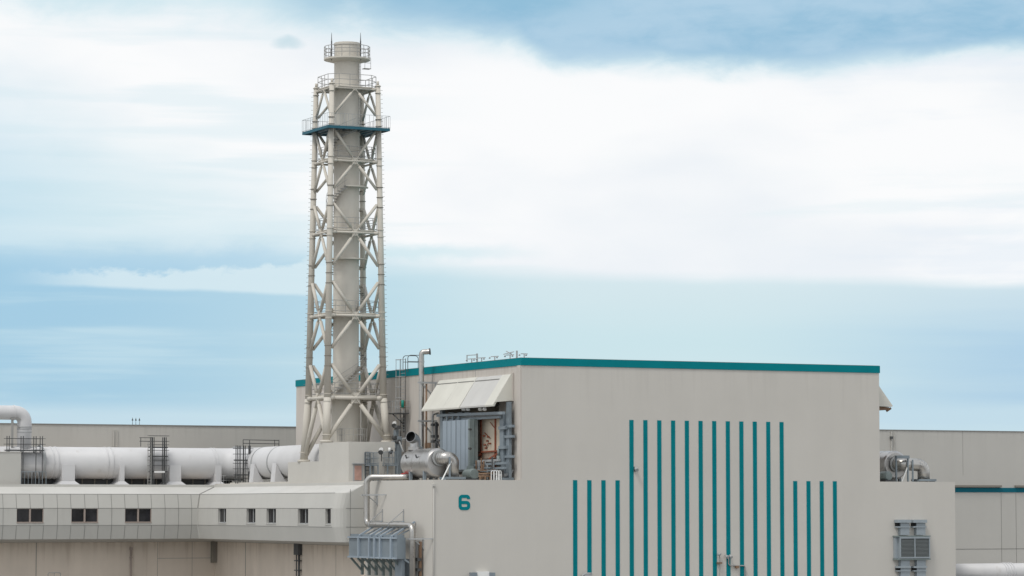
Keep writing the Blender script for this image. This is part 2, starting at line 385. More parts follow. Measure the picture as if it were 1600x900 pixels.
for x0, x1 in xs:
    f_ = MB(); d = .14; y = LY_
    f_.box(x0, x0 + .03, y + .01, y + d, ZW0, ZW1, 0); f_.box(x1 - .07, x1, y + .01, y + d, ZW0, ZW1, 0)
    f_.box(x0, x1, y - .05, y + d, ZW0 - .02, ZW0 + .11, 0); f_.box(x0 + .03, x1 - .07, y + .05, y + d, ZW1 - .03, ZW1, 0)
    xm = (x0 + x1) / 2; f_.box(xm - .08, xm + .08, y + .012, y + d, ZW0 + .11, ZW1 - .03, 0)
    wn = f_.build('window', M['frame'], wing)
    p_ = MB(); p_.box(x0, x1, y + d, y + d + .03, ZW0, ZW1); p_.build('pane', M['glass'], wn)
bs = MB()
bs.box(XL - .035, XL - .003, YE + .3, YI + .02, 0, 5.49); bs.box(-62, XL - .04, YI + .02, YI + 20, 0, 11.0)
for px in (384,): y = on_x(px, 880, XL - .04).y; bs.box(XL - .05, XL - .03, y, y + .12, 0, 5.58, 1)
for px in (525,): y = on_x(px, 880, XL - .04).y; bs.box(XL - .045, XL - .03, y, y + .05, 0, 5.58, 1)
for px in (56, 246, 300): x = on_y(px, 880, YI).x; bs.box(x, x + (.07 if px < 100 else .03), YI + .005, YI + .03, 0, 5.55, 1)
bs_ = 0; zz = z_at((-20, YI), 873); bs.box(on_y(246, 870, YI).x, XL - .05, YI + .008, YI + .03, zz - .02, zz + .02, 1)
bs.build('base_wall', [M['tan'], M['joint']], wing)
q = MB(); a_ = on_y(332, 870, YI - .6); b_ = on_y(343, 870, YI - .6)
q.box(a_.x, b_.x, YI - .65, YI - .05, z_at((a_.x, YI), 879), 5.55); q.build('junction_box', M['edge'], wing)
for px, mt in ((204, 'tan'), (338, 'dark')):
    x = on_y(px, 880, YI).x; q = MB()
    q.cyl((x, YI - .16, 0), (x, YI - .16, 5.0), .085, n=8); q.box(x - .12, x + .12, YI - .3, YI - .01, 3.9, 4.05); q.box(x - .12, x + .12, YI - .3, YI - .01, 4.7, 5.0)
    q.build('drainpipe', M['frame'] if mt == 'tan' else M['edge'], wing)
y = on_x(468, 880, XL - .2).y; q = MB()
q.cyl((XL - .25, y, 0), (XL - .25, y, 4.7), .10, n=8); q.cyl((XL - .22, y + .75, 0), (XL - .22, y + .75, 4.7), .06, n=8)
q.box(XL - .45, XL - .04, y - .25, y + .9, 4.5, 5.58); q.box(XL - .38, XL - .04, y - .2, y + .95, 3.9, 4.0); q.box(XL - .38, XL - .04, y - .2, y + .95, 3.0, 3.1)
q.build('drainpipe', M['dark'], wing)

# ------------------------------------------------------------------ rear halls
rh = thing('rear_hall', 'plain grey flat-roofed hall behind the white duct at the left', 'building', (-30, 64, 0))
b = MB(); zt = on_y(230, 665.2, 64).z
b.box(-90, 12, 64, 100, 0, zt); b.build('wall', M['rear'], rh)
b = MB(); b.box(-90, 12, 63.93, 64.4, zt + .003, zt + .1); b.build('coping', M['joint'], rh)
q = MB()
for px in (177.5, 183): x = on_y(px, 690, 63.9).x; q.cyl((x, 63.9, 11), (x, 63.9, z_at((x, 64), 671)), .05, n=6)
q.build('drainpipe', M['rear'], rh)
rb = thing('rear_hall', 'plain grey hall with a low teal band behind the right end of the striped hall', 'building', (60, 30, 0))
b = MB(); zt = on_y(1490, 673.8, 30).z
b.box(37.5, 130, 30, 70, 0, zt)
for px, z0, z1 in ((1564, 0, 10.45), (1587, 0, 10.45), (1505, 12.3, zt)):
    x = on_y(px, 780, 30).x; b.box(x, x + (.04 if px > 1550 else .015), 29.985, 29.999, z0, z1, 1)
b.box(on_y(1493, 800, 30).x, 130, 29.985, 29.999, 4.58, 4.64, 1)
b.build('wall', [M['rear'], M['joint']], rb)
b = MB(); b.box(37.5, 130, 29.94, 30.3, zt + .003, zt + .09); b.build('coping', M['joint'], rb)
b = MB(); b.box(60, 130, 29.93, 29.997, on_y(1493, 769, 30).z, on_y(1493, 762, 30).z); b.build('band', M['teal_dark'], rb)
for a_, c_ in ((1480, 1563), (1585, 1700)):
    b = MB(); b.box(on_y(a_, 760, 30).x, on_y(c_, 760, 30).x, 29.7, 29.997, on_y(1493, 761, 30).z, on_y(1493, 758, 30).z); b.build('ledge', M['edge'], rb)
q = MB()
for px, t_ in ((1393, .06), (1398, .04)): x = on_y(px, 690, 29.9).x; q.cyl((x, 29.9, 11), (x, 29.9, zt - .1), t_, n=6)
x = on_y(1392.5, 687, 29.9).x; q.box(x - .12, x + .12, 29.7, 29.99, 16, 16.25, 1); q.build('drainpipe', [M['rear'], M['dark']], rb)
rods = []
for i, (px, lb) in enumerate(((207, 'leftmost of three thin dark rods on the rear hall roof'), (212.2, 'middle of three thin dark rods on the rear hall roof'), (217.8, 'rightmost of three thin dark rods on the rear hall roof'))):
    p = on_y(px, 664, 64.3)
    if i == 0:
        zt0 = z_at(p, 664.2) ; h = (664.2 - 652) * 310 / F
        t_ = thing('lightning_rod', lb, 'lightning rod', (p.x, 64.3, zt0 - .1), 'rods on the rear hall roof')
        q = MB(); q.cyl((p.x, 64.3, zt0 - .1), (p.x, 64.3, zt0 + h), .03, .012, n=6); q.build('rod', M['dark'], t_)
        q = MB(); q.cyl((p.x, 64.3, zt0 + h * .6), (p.x, 64.3, zt0 + h * .95), .10, .01, n=8); q.build('head', M['dark'], t_)
        x00 = p.x
    else:
        c = copy_tree(rods[0]); c.location.x = p.x; c['label'] = lb; t_ = c
    rods.append(t_)

# ------------------------------------------------------------------ chimney tower
DT = 290.0
TC = on_d(540, 690, DT); TX, TY = TC.x, TC.y
def tz(py): return on_d(540, py, DT).z
tw = thing('chimney_tower', 'tall cream flue in a square tubular lattice tower with ring platforms', 'chimney', (TX, TY, ZR))
ZTOP, ZB = tz(67.5), tz(690)
fl = MB()
fl.prof((TX, TY, 0), (0, 0, 1), [(ZR + 1.2, 1.36), (tz(625), 1.36), (tz(625), 1.22), (ZTOP, 1.22), (ZTOP, 1.12), (ZTOP - 1.5, 1.12)], n=40)
for py, r_ in ((72, 1.27), (95, 1.26), (212, 1.30), (236, 1.27), (365, 1.30), (495, 1.30)):
    z = tz(py); fl.prof((TX, TY, 0), (0, 0, 1), [(z, 1.22), (z, r_), (z + .22, r_), (z + .22, 1.22)], n=40)
fl.ring((TX, TY, ZTOP - 1.5), (0, 0, 1), 0.01, 1.12, m=1)
# access hatch rings and thin weld lines
for py in (160, 180, 310, 330, 340, 430, 460, 530, 560):
    z = tz(py); fl.prof((TX, TY, 0), (0, 0, 1), [(z, 1.222), (z, 1.226), (z + .03, 1.226), (z + .03, 1.222)], n=40, m=0)
fl.build('flue', [M['flue'], M['black']], tw)
def half(z):                                 # half sizes of the lattice at height z
    z0, z1 = tz(130), tz(616); f = (z - z1) / (z0 - z1)
    return ((5.64 + (4.67 - 5.64) * f) / 2, (4.74 + (3.94 - 4.74) * f) / 2)
SG = [(-1, -1), (1, -1), (1, 1), (-1, 1)]
def corner(k, z):
    a_, b_ = half(z); return Vector((TX + SG[k][0] * a_, TY + SG[k][1] * b_, z))
BASE = [Vector((TX - 2.98, TY - 2.55, ZB - .05)), Vector((TX + 3.15, TY - 2.55, ZB - .05)), Vector((TX + 3.15, TY + 2.9, ZB - 1.8)), Vector((TX - 2.98, TY + 3.1, ZB - 1.8))]
RING = [142, 255, 366, 495, 623]
NODE = [194, 310, 430, 558.5]
def leg_r(z): return .235 + .085 * (tz(130) - z) / (tz(130) - tz(616))
for k in range(4):
    l = MB(); zt_ = tz(135)
    l.cyl(corner(k, tz(623)), corner(k, zt_), leg_r(tz(623)), leg_r(zt_), n=14)
    l.cyl(BASE[k], corner(k, tz(623)), .37, .35, n=14)
    l.cyl(corner(k, zt_), corner(k, tz(129)), .13, n=8)
    for py in NODE + RING:
        z = tz(py); dz = (.95, 0, -.95) if py in NODE[1:] else (.33, -.33)
        for d in dz:
            c_ = corner(k, z + d); l.cyl(c_ - Vector((0, 0, .03)), c_ + Vector((0, 0, .03)), leg_r(z) + .065, n=14, m=1 if py in NODE else 0)
    c_ = BASE[k] + (corner(k, tz(616)) - BASE[k]) * .12; d_ = (corner(k, tz(616)) - BASE[k]).normalized()
    l.cyl(c_, c_ + d_ * .08, .46, n=14, m=0); l.cyl(BASE[k] - Vector((0, 0, .1)), BASE[k] + Vector((0, 0, .12)), .6, n=14)
    if k in (1, 3):                          # climbing pegs on the outer sides
        d = Vector((RX, RY, 0)) * (1 if k == 1 else -1); z = tz(600)
        while z < tz(140):
            c_ = corner(k, z); l.cyl(c_ + d * leg_r(z), c_ + d * (leg_r(z) + .2), .016, n=4, m=1); z += .42
    l.build('leg', [M['tower'], M['edge']], tw)
def mid(k, z): return (corner(k, z) + corner((k + 1) % 4, z)) / 2
for k in range(4):
    k2 = (k + 1) % 4
    for i, py in enumerate(RING):
        z = tz(py); m_ = mid(k, z); rb_ = .12 + .014 * i
        h_ = MB(); A, B = corner(k, z), corner(k2, z); d = (B - A).normalized()
        h_.cyl(A + d * .25, B - d * .25, (.08, .10, .11, .13, .17)[i], n=10)
        rg = (.08, .10, .11, .13, .17)[i]; h_.cyl(A + d * .2, A + d * .7, rg * 1.7, rg, n=10); h_.cyl(B - d * .7, B - d * .2, rg, rg * 1.7, n=10)
        nrm = Vector((d.y, -d.x, 0))
        g_ = (.2, .3, .32, .36, .5)[i]                # gusset plate where the braces meet
        h_.prism([(-g_ * .9, g_), (g_ * .9, g_), (g_ * .9, -g_), (-g_ * .9, -g_)], lambda p: m_ + d * p[0] + Vector((0, 0, p[1])) + nrm * .03, lambda p: m_ + d * p[0] + Vector((0, 0, p[1])) - nrm * .03)
        h_.build('ring_beam', M['tower'], tw)
        ends = []
        if i < 4: ends += [(corner(k, tz(NODE[i]) + .35), 1), (corner(k2, tz(NODE[i]) + .35), 1)]
        if i > 0: ends += [(corner(k, tz(NODE[i - 1]) - .35), 0), (corner(k2, tz(NODE[i - 1]) - .35), 0)]
        if i == 4: ends += [(BASE[k] + Vector((0, 0, .1)), 2), (BASE[k2] + Vector((0, 0, .1)), 2)]
        for e_, kd in ends:
            s_ = MB(); v = (e_ - m_); a_ = m_ + v * .07
            rr = rb_ + .03 if kd == 2 else rb_
            s_.cyl(m_ + v * .16, e_ - v * (.12 if kd < 2 else .05), rr, n=10)
            if kd < 2: s_.beam(e_ - v * .22, e_, rr * 1.2, .05, 0); s_.beam(m_ + v * .02, m_ + v * .24, rr * 1.2, .05, 0)
            else: s_.beam(m_ + v * .02, m_ + v * .24, rr * 1.4, .06, 0)
            s_.build('brace', M['tower'], tw)
    for py in NODE[1:]:                      # node stiffener plates
        pass
def polar(phi, r_, z): a_ = rad(phi); return Vector((TX + r_ * (math.cos(a_) * RX - math.sin(a_) * FX), TY + r_ * (math.cos(a_) * RY - math.sin(a_) * FY), z))
def octa(hx, hy, ch, z): return [Vector((TX + a_, TY + b_, z)) for a_, b_ in ((-hx + ch, -hy), (hx - ch, -hy), (hx, -hy + ch), (hx, hy - ch), (hx - ch, hy), (-hx + ch, hy), (-hx, hy - ch), (-hx, -hy + ch))]
def subdiv(P, step):
    out = []
    for a_, b_ in zip(P, P[1:] + P[:1]):
        n_ = max(1, round((b_ - a_).length / step)); out += [a_ + (b_ - a_) * (i / n_) for i in range(n_)]
    return out
for i, py in enumerate(RING):
    z = tz(py) + (.28 if i else .2); a_, b_ = half(z)
    hx, hy, ch = (a_ - .05, b_ - .05, .7) if i else (a_ + .1, b_ + .1, .8)
    P = octa(hx, hy, ch, z)
    dk = MB(); inner = [polar(-q, 1.25, z) for q in range(0, 360, 15)]
    dk.prism([(p.x, p.y) for p in P], lambda p: (p[0], p[1], z - .1), lambda p: (p[0], p[1], z))
    for q in range(0, 360, 45): dk.beam(polar(q, 1.2, z - .2), polar(q, 2.0, z - .16), .1, .18)
    pl = dk.build('platform', M['tower'], tw)
    rl = MB(); rails(rl, subdiv(P, 1.0), 1.12, .03, (1, .55, .12), closed=True, m=0); rl.build('railing', M['rail'], pl)
# top service ring
zc = tz(92.5)
dk = MB(); dk.prof((TX, TY, 0), (0, 0, 1), [(zc - .36, 1.22), (zc - .12, 2.2), (zc + .02, 2.2), (zc + .02, 1.22)], n=36)
pl = dk.build('platform', M['tower'], tw)
rl = MB(); rails(rl, [polar(q, 2.16, zc) for q in range(0, 360, 20)], 1.15, .03, (1, .7, .4), closed=True); rl.build('railing', M['rail'], pl)
# wide teal platform
zn = z_at((TX - 3.17, TY - 3.0), 199.3)
hx, hy = 3.17, 3.0
dk = MB(); hyk = 3.45; dk.box(TX - hx, TX + hx, TY - hy, TY + hyk, zn + .17, zn + .26)
for t_ in range(9): xx = TX - hx + .1 + t_ * (2 * hx - .2) / 8; dk.box(xx - .05, xx + .05, TY - hy + .1, TY + hyk - .1, zn + .05, zn + .168, 1)
for yy in (TY - hy, TY + hyk - .12): dk.box(TX - hx, TX + hx, yy, yy + .12, zn, zn + .167)
for xx in (TX - hx - .003, TX + hx - .117): dk.box(xx, xx + .12, TY - hy + .121, TY + hyk - .121, zn + .002, zn + .166)
pl = dk.build('platform', [M['plat'], M['bluegrey']], tw); pl['label'] = 'wide teal platform'
P = [Vector((TX + a_ * hx, TY + (b_ * hy if b_ < 0 else hyk), zn + .26)) for a_, b_ in SG]
rl = MB(); rails(rl, subdiv(P, .42), 1.15, .018, (1, .06), closed=True, n=4); rl.build('railing', M['grey'], pl)
# stairs round the flue
def stair(p0, py0, p1, py1, land=None):
    s_ = MB(); n_ = max(6, int(abs(tz(py1) - tz(py0)) / .22)); r0, r1 = 1.25, 1.92
    for i in range(n_):
        f0, f1 = i / n_, (i + 1.25) / n_; a0, a1 = p0 + (p1 - p0) * f0, p0 + (p1 - p0) * f1; z = tz(py0) + (tz(py1) - tz(py0)) * (i + 1) / n_
        Q = [polar(a0, r0, z), polar(a1, r0, z), polar(a1, r1, z), polar(a0, r1, z)]
        s_.poly(Q); s_.poly([q - Vector((0, 0, .07)) for q in Q]); s_.poly([Q[2], Q[3], Q[3] - Vector((0, 0, .07)), Q[2] - Vector((0, 0, .07))])
    K = 28
    for rr in (r1,):
        L1 = [polar(p0 + (p1 - p0) * i / K, rr, tz(py0) + (tz(py1) - tz(py0)) * i / K) for i in range(K + 1)]
        for a_, b_ in zip(L1[:-1], L1[1:]): s_.poly([a_ - Vector((0, 0, .1)), b_ - Vector((0, 0, .1)), b_ - Vector((0, 0, .2)), a_ - Vector((0, 0, .2))])
    st = s_.build('stair', M['rail'], tw)
    rl = MB(); rl.sweep([p + Vector((0, 0, 1.05)) for p in L1], .022, 4); rl.sweep([p + Vector((0, 0, .55)) for p in L1], .018, 4)
    for p in L1[::3]: rl.cyl(p, p + Vector((0, 0, 1.05)), .02, n=4)
    if land:
        a0, a1, py = land; z = tz(py); q_ = MB(); n_ = 10
        for i in range(n_):
            b0, b1 = a0 + (a1 - a0) * i / n_, a0 + (a1 - a0) * (i + 1) / n_
            q_.poly([polar(b0, 1.2, z), polar(b1, 1.2, z), polar(b1, 2.05, z), polar(b0, 2.05, z)]); q_.poly([polar(b0, 1.2, z - .1), polar(b1, 1.2, z - .1), polar(b1, 2.05, z - .1), polar(b0, 2.05, z - .1)])
            q_.poly([polar(b0, 2.05, z), polar(b1, 2.05, z), polar(b1, 2.05, z - .1), polar(b0, 2.05, z - .1)])
        q_.build('landing', M['tower'], tw)
    rl.build('handrail', M['rail'], st)
stair(275, 364, 85, 293, (88, -12, 292.5)); stair(50, 490, -190, 405, (172, 10, 405)); stair(140, 617, -200, 498)
stair(250, 250, 60, 205)
for px in (518, 563.3):                      # lightning rods
    p = on_d(px, 90, DT - 1.2); q = MB(); q.cyl((p.x, p.y, z_at(p, 94)), (p.x, p.y, z_at(p, 64)), .06, n=6); q.cyl((p.x, p.y, z_at(p, 64)), (p.x, p.y, z_at(p, 51)), .045, .015, n=6); q.build('lightning_rod', M['dark'], tw)
# ladder between the top decks
ld = MB(); c0 = polar(35, 1.4, 0); c1 = polar(20, 1.4, 0)
for c_ in (c0, c1): ld.cyl((c_.x, c_.y, tz(130)), (c_.x, c_.y, tz(100)), .025, n=4)
for z in [tz(130) + .3 * i for i in range(int((tz(100) - tz(130)) / .3))]: ld.cyl((c0.x, c0.y, z), (c1.x, c1.y, z), .015, n=4)
c_ = polar(10, 1.9, tz(108)); ld.box(c_.x - .35, c_.x + .35, c_.y - .3, c_.y + .3, c_.z - .05, c_.z); rails(ld, [c_ + Vector((-.3, -.3, 0)), c_ + Vector((.3, -.3, 0))], 1.0, .02)
ld.cyl((c0.x, c0.y, tz(195)), (c0.x, c0.y, tz(135)), .02, n=4); ld.cyl((c1.x, c1.y, tz(195)), (c1.x, c1.y, tz(135)), .02, n=4)
for z in [tz(195) + .3 * i for i in range(int((tz(135) - tz(195)) / .3))]: ld.cyl((c0.x, c0.y, z), (c1.x, c1.y, z), .015, n=4)
ld.build('ladder', M['rail'], tw)
# railed cage at the foot of the flue
bx = MB(); bc = polar(70, 2.0, ZB)
rails(bx, subdiv([bc + Vector((a_ * 1.1, b_ * .9, 0)) for a_, b_ in SG], .4), 1.15, .02, (1, .5), closed=True); bx.build('foot_railing', M['rail'], tw)

# ------------------------------------------------------------------ tower plinth
px0 = TX - 3.45
plinth = thing('plinth', 'stepped beige concrete plinth with a door under the chimney tower', 'plinth', (px0, TY, ZR))
yf_ = on_x(545, 690, px0).y; yk = on_x(503, 690, px0).y; yl = on_x(450, 720, px0).y
zt1 = on_x(545, 690, px0).z; zt0 = on_x(503, 720.5, px0).z
xr_ = on_y(617, 690, yf_).x
w = MB(); w.box(px0, xr_, yf_, TY - 3.2, ZR + .003, zt1); w.box(px0 + .001, TX + 3.6, TY - 3.197, max(yk, TY - 1.9), ZR + .003, zt1 - .001)
w.box(px0 + .002, TX + 3.6, max(yk, TY - 1.9) + .003, yl, ZR + .003, zt0)
w.build('body', M['concrete'], plinth)
d0, d1 = on_y(551.5, 725, yf_), on_y(566, 750, yf_)
w = MB(); w.box(d0.x, d1.x, yf_ - .05, yf_ - .003, ZR, d0.z); dr = w.build('door', M['grey'], plinth)
w = MB(); w.box(d0.x + .14, d1.x - .1, yf_ - .08, yf_ - .05, ZR + .1, d0.z - .14); w.build('panel', M['pink'], dr)
w = MB(); w.box(d0.x - .1, d1.x + .1, yf_ - .3, yf_ - .003, d0.z + .01, d0.z + .09); w.build('hood', M['grey'], plinth)

# wall ladder on the plinth
def ladder(name, label, x0, x1, y, z0, z1, mt, group=None, out=.18):
    t_ = thing(name, label, 'ladder', ((x0 + x1) / 2, y, z0), group)
    q = MB()
    for x in (x0, x1): q.box(x - .03, x + .03, y - out - .03, y - out + .03, z0, z1)
    q.build('stile', mt, t_)
    q = MB(); z = z0 + .25
    while z < z1: q.box(x0 + .031, x1 - .031, y - out - .025, y - out + .025, z - .03, z + .03); z += .33
    q.build('rung', mt, t_); t_.children[-1]['kind'] = 'stuff'
    return t_
a_, b_ = on_y(569.5, 706, yf_), on_y(576, 740, yf_)
ladder('wall_ladder', 'short dark ladder on the plinth beside its door', a_.x, b_.x, yf_, ZR + .1, a_.z, M['dark'])
# deck with rails beside the plinth
def deck(name, label, x0, x1, y0, y1, zd, z0, h, mt, mt2, group=None, step=.45):
    t_ = thing(name, label, 'platform', ((x0 + x1) / 2, (y0 + y1) / 2, z0), group)
    q = MB(); q.box(x0, x1, y0, y1, zd - .1, zd); q.build('deck', mt2, t_)
    for x in (x0 + .06, x1 - .06):
        for y in (y0 + .06, y1 - .06):
            q = MB(); q.box(x - .05, x + .05, y - .05, y + .05, z0, zd - .1); q.build('leg', mt2, t_)
    q = MB(); P = [Vector((x, y, zd)) for x, y in ((x0, y1), (x0, y0), (x1, y0), (x1, y1))]
    rails(q, subdiv(P, step), h, .022, (1, .55, .1), closed=True, n=4); q.build('railing', mt, t_)
    return t_
yq = yf_ - 1.3
a_, b_ = on_y(578, 707, yq), on_y(592, 726, yq)
deck('access_platform', 'small blue grey railed deck left of the steel drum, nearest the plinth door', a_.x, b_.x, yq, yf_ - .05, b_.z, ZR, a_.z - b_.z, M['bluegrey'], M['bluegrey'], 'decks beside the plinth', .3)
a_, b_ = on_y(605, 706, yq + .2), on_y(622, 726, yq + .2)
deck('access_platform', 'small blue grey railed deck left of the steel drum, the one touching it', a_.x, b_.x, yq + .2, yf_ + .9, b_.z, ZR, a_.z - b_.z, M['bluegrey'], M['bluegrey'], 'decks beside the plinth', .3)
a_, b_ = on_y(599.5, 716, yf_ - .4), on_y(606, 742, yf_ - .4)
ladder('wall_ladder', 'pale ladder between the two small railed decks on the plinth', a_.x, b_.x, yf_ - .4, ZR + .05, a_.z, M['rail'])
def lamp(label, p, group='floodlights by the plinth', d=(-.5, -.6, -.4)):
    t_ = thing('floodlight', label, 'floodlight', p, group); p = Vector(p)
    q = MB(); q.cyl(p, p + Vector((0, 0, .9)), .05, n=6); q.build('post', M['dark'], t_)
    e_ = p + Vector((0, 0, .95)); q = MB(); d = Vector(d).normalized(); q.cyl(e_, e_ + d * .3, .12, .24, n=12); q.build('lamp_head', M['dark'], t_)
    q = MB(); q.cyl(e_ + Vector((0, 0, .1)), e_ + d * .25 + Vector((0, 0, .2)), .22, .2, n=10); q.build('shade', M['white'], t_)
    return t_
pz = on_y(596, 721, yq); lamp('white capped floodlight in front of the plinth between two decks', (pz.x, pz.y, pz.z))
pz = on_y(607.5, 721, yf_ - .3); lamp('white capped floodlight on the plinth face above the pale ladder', (pz.x, pz.y, pz.z), d=(.6, -.6, -.3))
pz = on_x(617, 679, -1.2); lamp('white capped floodlight beside the caged ladder foot', (pz.x, pz.y, pz.z))

# ------------------------------------------------------------------ white duct
YD, ZD, RD = 56.2, 13.38, 1.58
dt = thing('exhaust_duct', 'long white round duct on saddles leading along the roof to the chimney', 'duct', (-20, YD, 11))
q = MB()
q.tube([(-31.6, YD, ZD), (TX, YD, ZD), (TX, TY + 1, ZD + .1)], RD, 2.4, n=40, seg=8); q.build('pipe', M['duct'], dt)
def bandx(x, w_=.5, t_=.05): q.prof((x, YD, ZD), (1, 0, 0), [(0, RD - .01), (0, RD + t_), (w_, RD + t_), (w_, RD - .01)], n=40)
for px, w_ in ((84, .5), (169, .55), (262, .15), (336, .3)):
    q = MB(); x = on_y(px, 720, YD - RD).x; bandx(x, .1); bandx(x + w_, .1); q.build('collar', M['duct'], dt)
q = MB(); x = on_y(374, 720, YD - RD).x; bandx(x, .12, .2); bandx(x + .6, .12, .2); q.build('collar', M['grey'], dt)
for px in (422, 397):
    y = on_x(px + 18, 720, TX).y; q = MB(); q.prof((TX, y, ZD), (0, -1, 0), [(0, RD - .01), (0, RD + .06), (.2, RD + .06), (.2, RD - .01)], n=40); q.build('collar', M['grey'], dt)
for px0_, px1_ in ((97, 117), (187.5, 194.5), (265, 283), (337, 346)):
    x0, x1 = on_y(px0_, 740, YD - RD - .1).x, on_y(px1_, 740, YD - RD - .1).x; y = YD - RD - .12
    q = MB(); q.box(x0, x1, y, y + 2.6, 11.1, ZD - .4 + .2); q.poly([(x0 - .6, y - .35, 11.1), (x1 + .6, y - .35, 11.1), (x1 + .02, y - .02, 11.55), (x0 - .02, y - .02, 11.55)])
    q.poly([(x0 - .6, y - .35, 11.1), (x0 - .02, y - .02, 11.55), (x0 - .02, y + 2.6, 11.55), (x0 - .6, y + 2.6, 11.1)]); q.poly([(x1 + .6, y - .35, 11.1), (x1 + .02, y - .02, 11.55), (x1 + .02, y + 2.6, 11.55), (x1 + .6, y + 2.6, 11.1)])
    q.build('saddle', M['duct'], dt)
for px in (400, 434):
    y = on_x(px, 740, TX - RD).y; q = MB()
    q.prism([(-RD - .15, ZD - .1), (-RD * .75, ZD - 1.2), (-.6, 11.32), (-RD - .35, 11.32)], lambda p: (TX + p[0], y, p[1]), lambda p: (TX + p[0], y + 1.1, p[1]))
    q.build('saddle', M['duct'], dt); q = MB()
    q.prism([(RD + .15, ZD - .1), (RD * .75, ZD - 1.2), (.6, 11.32), (RD + .35, 11.32)], lambda p: (TX + p[0], y, p[1]), lambda p: (TX + p[0], y + 1.1, p[1]))
    q.build('saddle', M['duct'], dt)
q = MB(); yy = on_x(410, 750, TX - 1).y; q.box(TX - 2.4, TX + 2, TY + 6, 52.5, ZR - .3, ZR + .12); q.build('base_slab', M['concrete'], dt)
# dark ribbed box added to give the shade in the gap under the duct
tr = thing('gap_shade_box', 'long dark ribbed box added as shade in the gap under the white duct', 'shade box', (-20, YD + .6, 11))
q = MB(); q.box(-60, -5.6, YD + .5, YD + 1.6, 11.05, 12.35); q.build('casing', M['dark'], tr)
q = MB(); q.box(-60, -5.6, YD - .2, YD + .49, 11.05, 11.2); q.build('tray', M['black'], tr)  # black floor strip of the added box, deepens the shade below the duct
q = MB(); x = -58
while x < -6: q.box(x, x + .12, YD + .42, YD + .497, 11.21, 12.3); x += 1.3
q.build('shade_box_rib', M['edge'], tr); q = None
eb = thing('bend_duct', 'white round duct bend coming in from the left and dropping down', 'duct', (-29, YD - .2, 11))
pv = on_y(38, 680, YD - .2); RV = .71; ph = z_at(pv, 645)
q = MB(); q.tube([(pv.x - 30, YD - .2, ph), (pv.x, YD - .2, ph), (pv.x, YD - .2, 12.6)], RV, .95, n=28, seg=6); q.build('pipe', M['duct'], eb)
q = MB(); q.prof((pv.x - 1.05, YD - .2, ph), (-1, 0, 0), [(0, RV), (0, RV + .05), (.12, RV + .05), (.12, RV)], n=28); q.build('collar', M['duct'], eb)
for py in (668, 671, 676):
    q = MB(); z = z_at(pv, py); q.prof((pv.x, YD - .2, z), (0, 0, 1), [(0, RV), (0, RV + .04), (.08, RV + .04), (.08, RV)], n=28); q.build('collar', M['grey'], eb)
q = MB(); xs_ = on_y(19, 680, YD - .6).x; q.box(xs_ - .1, xs_ + .1, YD - .7, YD - .5, 11, z_at(pv, 656)); q.beam((xs_, YD - .6, z_at(pv, 660)), (pv.x, YD - .6, z_at(pv, 675)), .08, .08); q.box(xs_ - .2, pv.x - .4, YD - .75, YD - .45, z_at(pv, 656), z_at(pv, 653)); q.build('support', M['rail'], eb)
q = MB(); z = z_at(pv, 706); q.box(pv.x - .8, pv.x + 2.3, YD - 1.0, YD + .6, 12.3, 14.2, 0); q.prof((pv.x + 1.55, YD, ZD), (1, 0, 0), [(0, RD + .15), (.25, RD + .15), (.25, 1.0)], n=32, m=0); q.build('junction_box', M['grey'], eb)
kb = thing('concrete_block', 'plain grey concrete block on the roof edge at the far left', 'concrete block', (-32, 55, 11))
p1 = on_y(33, 707, 54.1); q = MB(); q.box(-60, p1.x, 54.1, 58.5, 11.003, p1.z); q.build('body', M['clad'], kb)
q = MB(); q.box(-60, p1.x + .05, 54.05, 58.5, p1.z + .003, p1.z + .06); q.build('coping', M['concrete'], kb)

# scaffold-like access platforms at the duct
def scaffold(label, pxs, yb, decks, topy, z0=11.1, depth=.9, extra=None, lad=None, plate=None):
    X = [on_y(p, 730, yb).x for p in pxs]
    t_ = thing('access_platform', label, 'platform', (sum(X) / len(X), yb, z0), 'dark platforms along the duct')
    ref = (X[0], yb)
    zt_ = z_at(ref, topy)
    for x in X:
        q = MB(); q.box(x - .035, x + .035, yb - .035, yb + .035, z0, zt_); q.build('post', M['dark'], t_)
        q = MB(); q.box(x - .035, x + .035, yb + depth - .035, yb + depth + .035, z0, zt_); q.build('post', M['dark'], t_)
    for py in decks:
        z = z_at(ref, py); q = MB(); q.box(X[0] - .25, X[-1] + .2, yb + .04, yb + depth - .04, z - .12, z); q.build('deck', M['dark'], t_)
        for h in (.55, 1.1):
            q = MB()
            for yy in (yb - .05, yb + depth + .05): q.box(X[0] - .3, X[-1] + .3, yy - .025, yy + .025, z + h - .025, z + h + .025)
            q.build('rail', M['dark'], t_)
    if lad:
        a_, c_ = on_y(lad[0], 740, yb - .1).x, on_y(lad[1], 740, yb - .1).x; q = MB()
        for x in (a_, c_): q.box(x - .03, x + .03, yb - .13, yb - .07, z0, z_at(ref, lad[2]))
        z = z0 + .2
        while z < z_at(ref, lad[2]): q.box(a_, c_, yb - .115, yb - .085, z - .02, z + .02); z += .3
        q.build('ladder', M['rail'], t_)
    if plate: q = MB(); q.box(on_y(plate[0], plate[1], yb).x, on_y(plate[2], plate[1], yb).x, yb - .12, yb - .08, z_at(ref, plate[3]), z_at(ref, plate[1])); q.build('plate', M['white'], t_)
    if extra: extra(t_, ref, yb)
    return t_
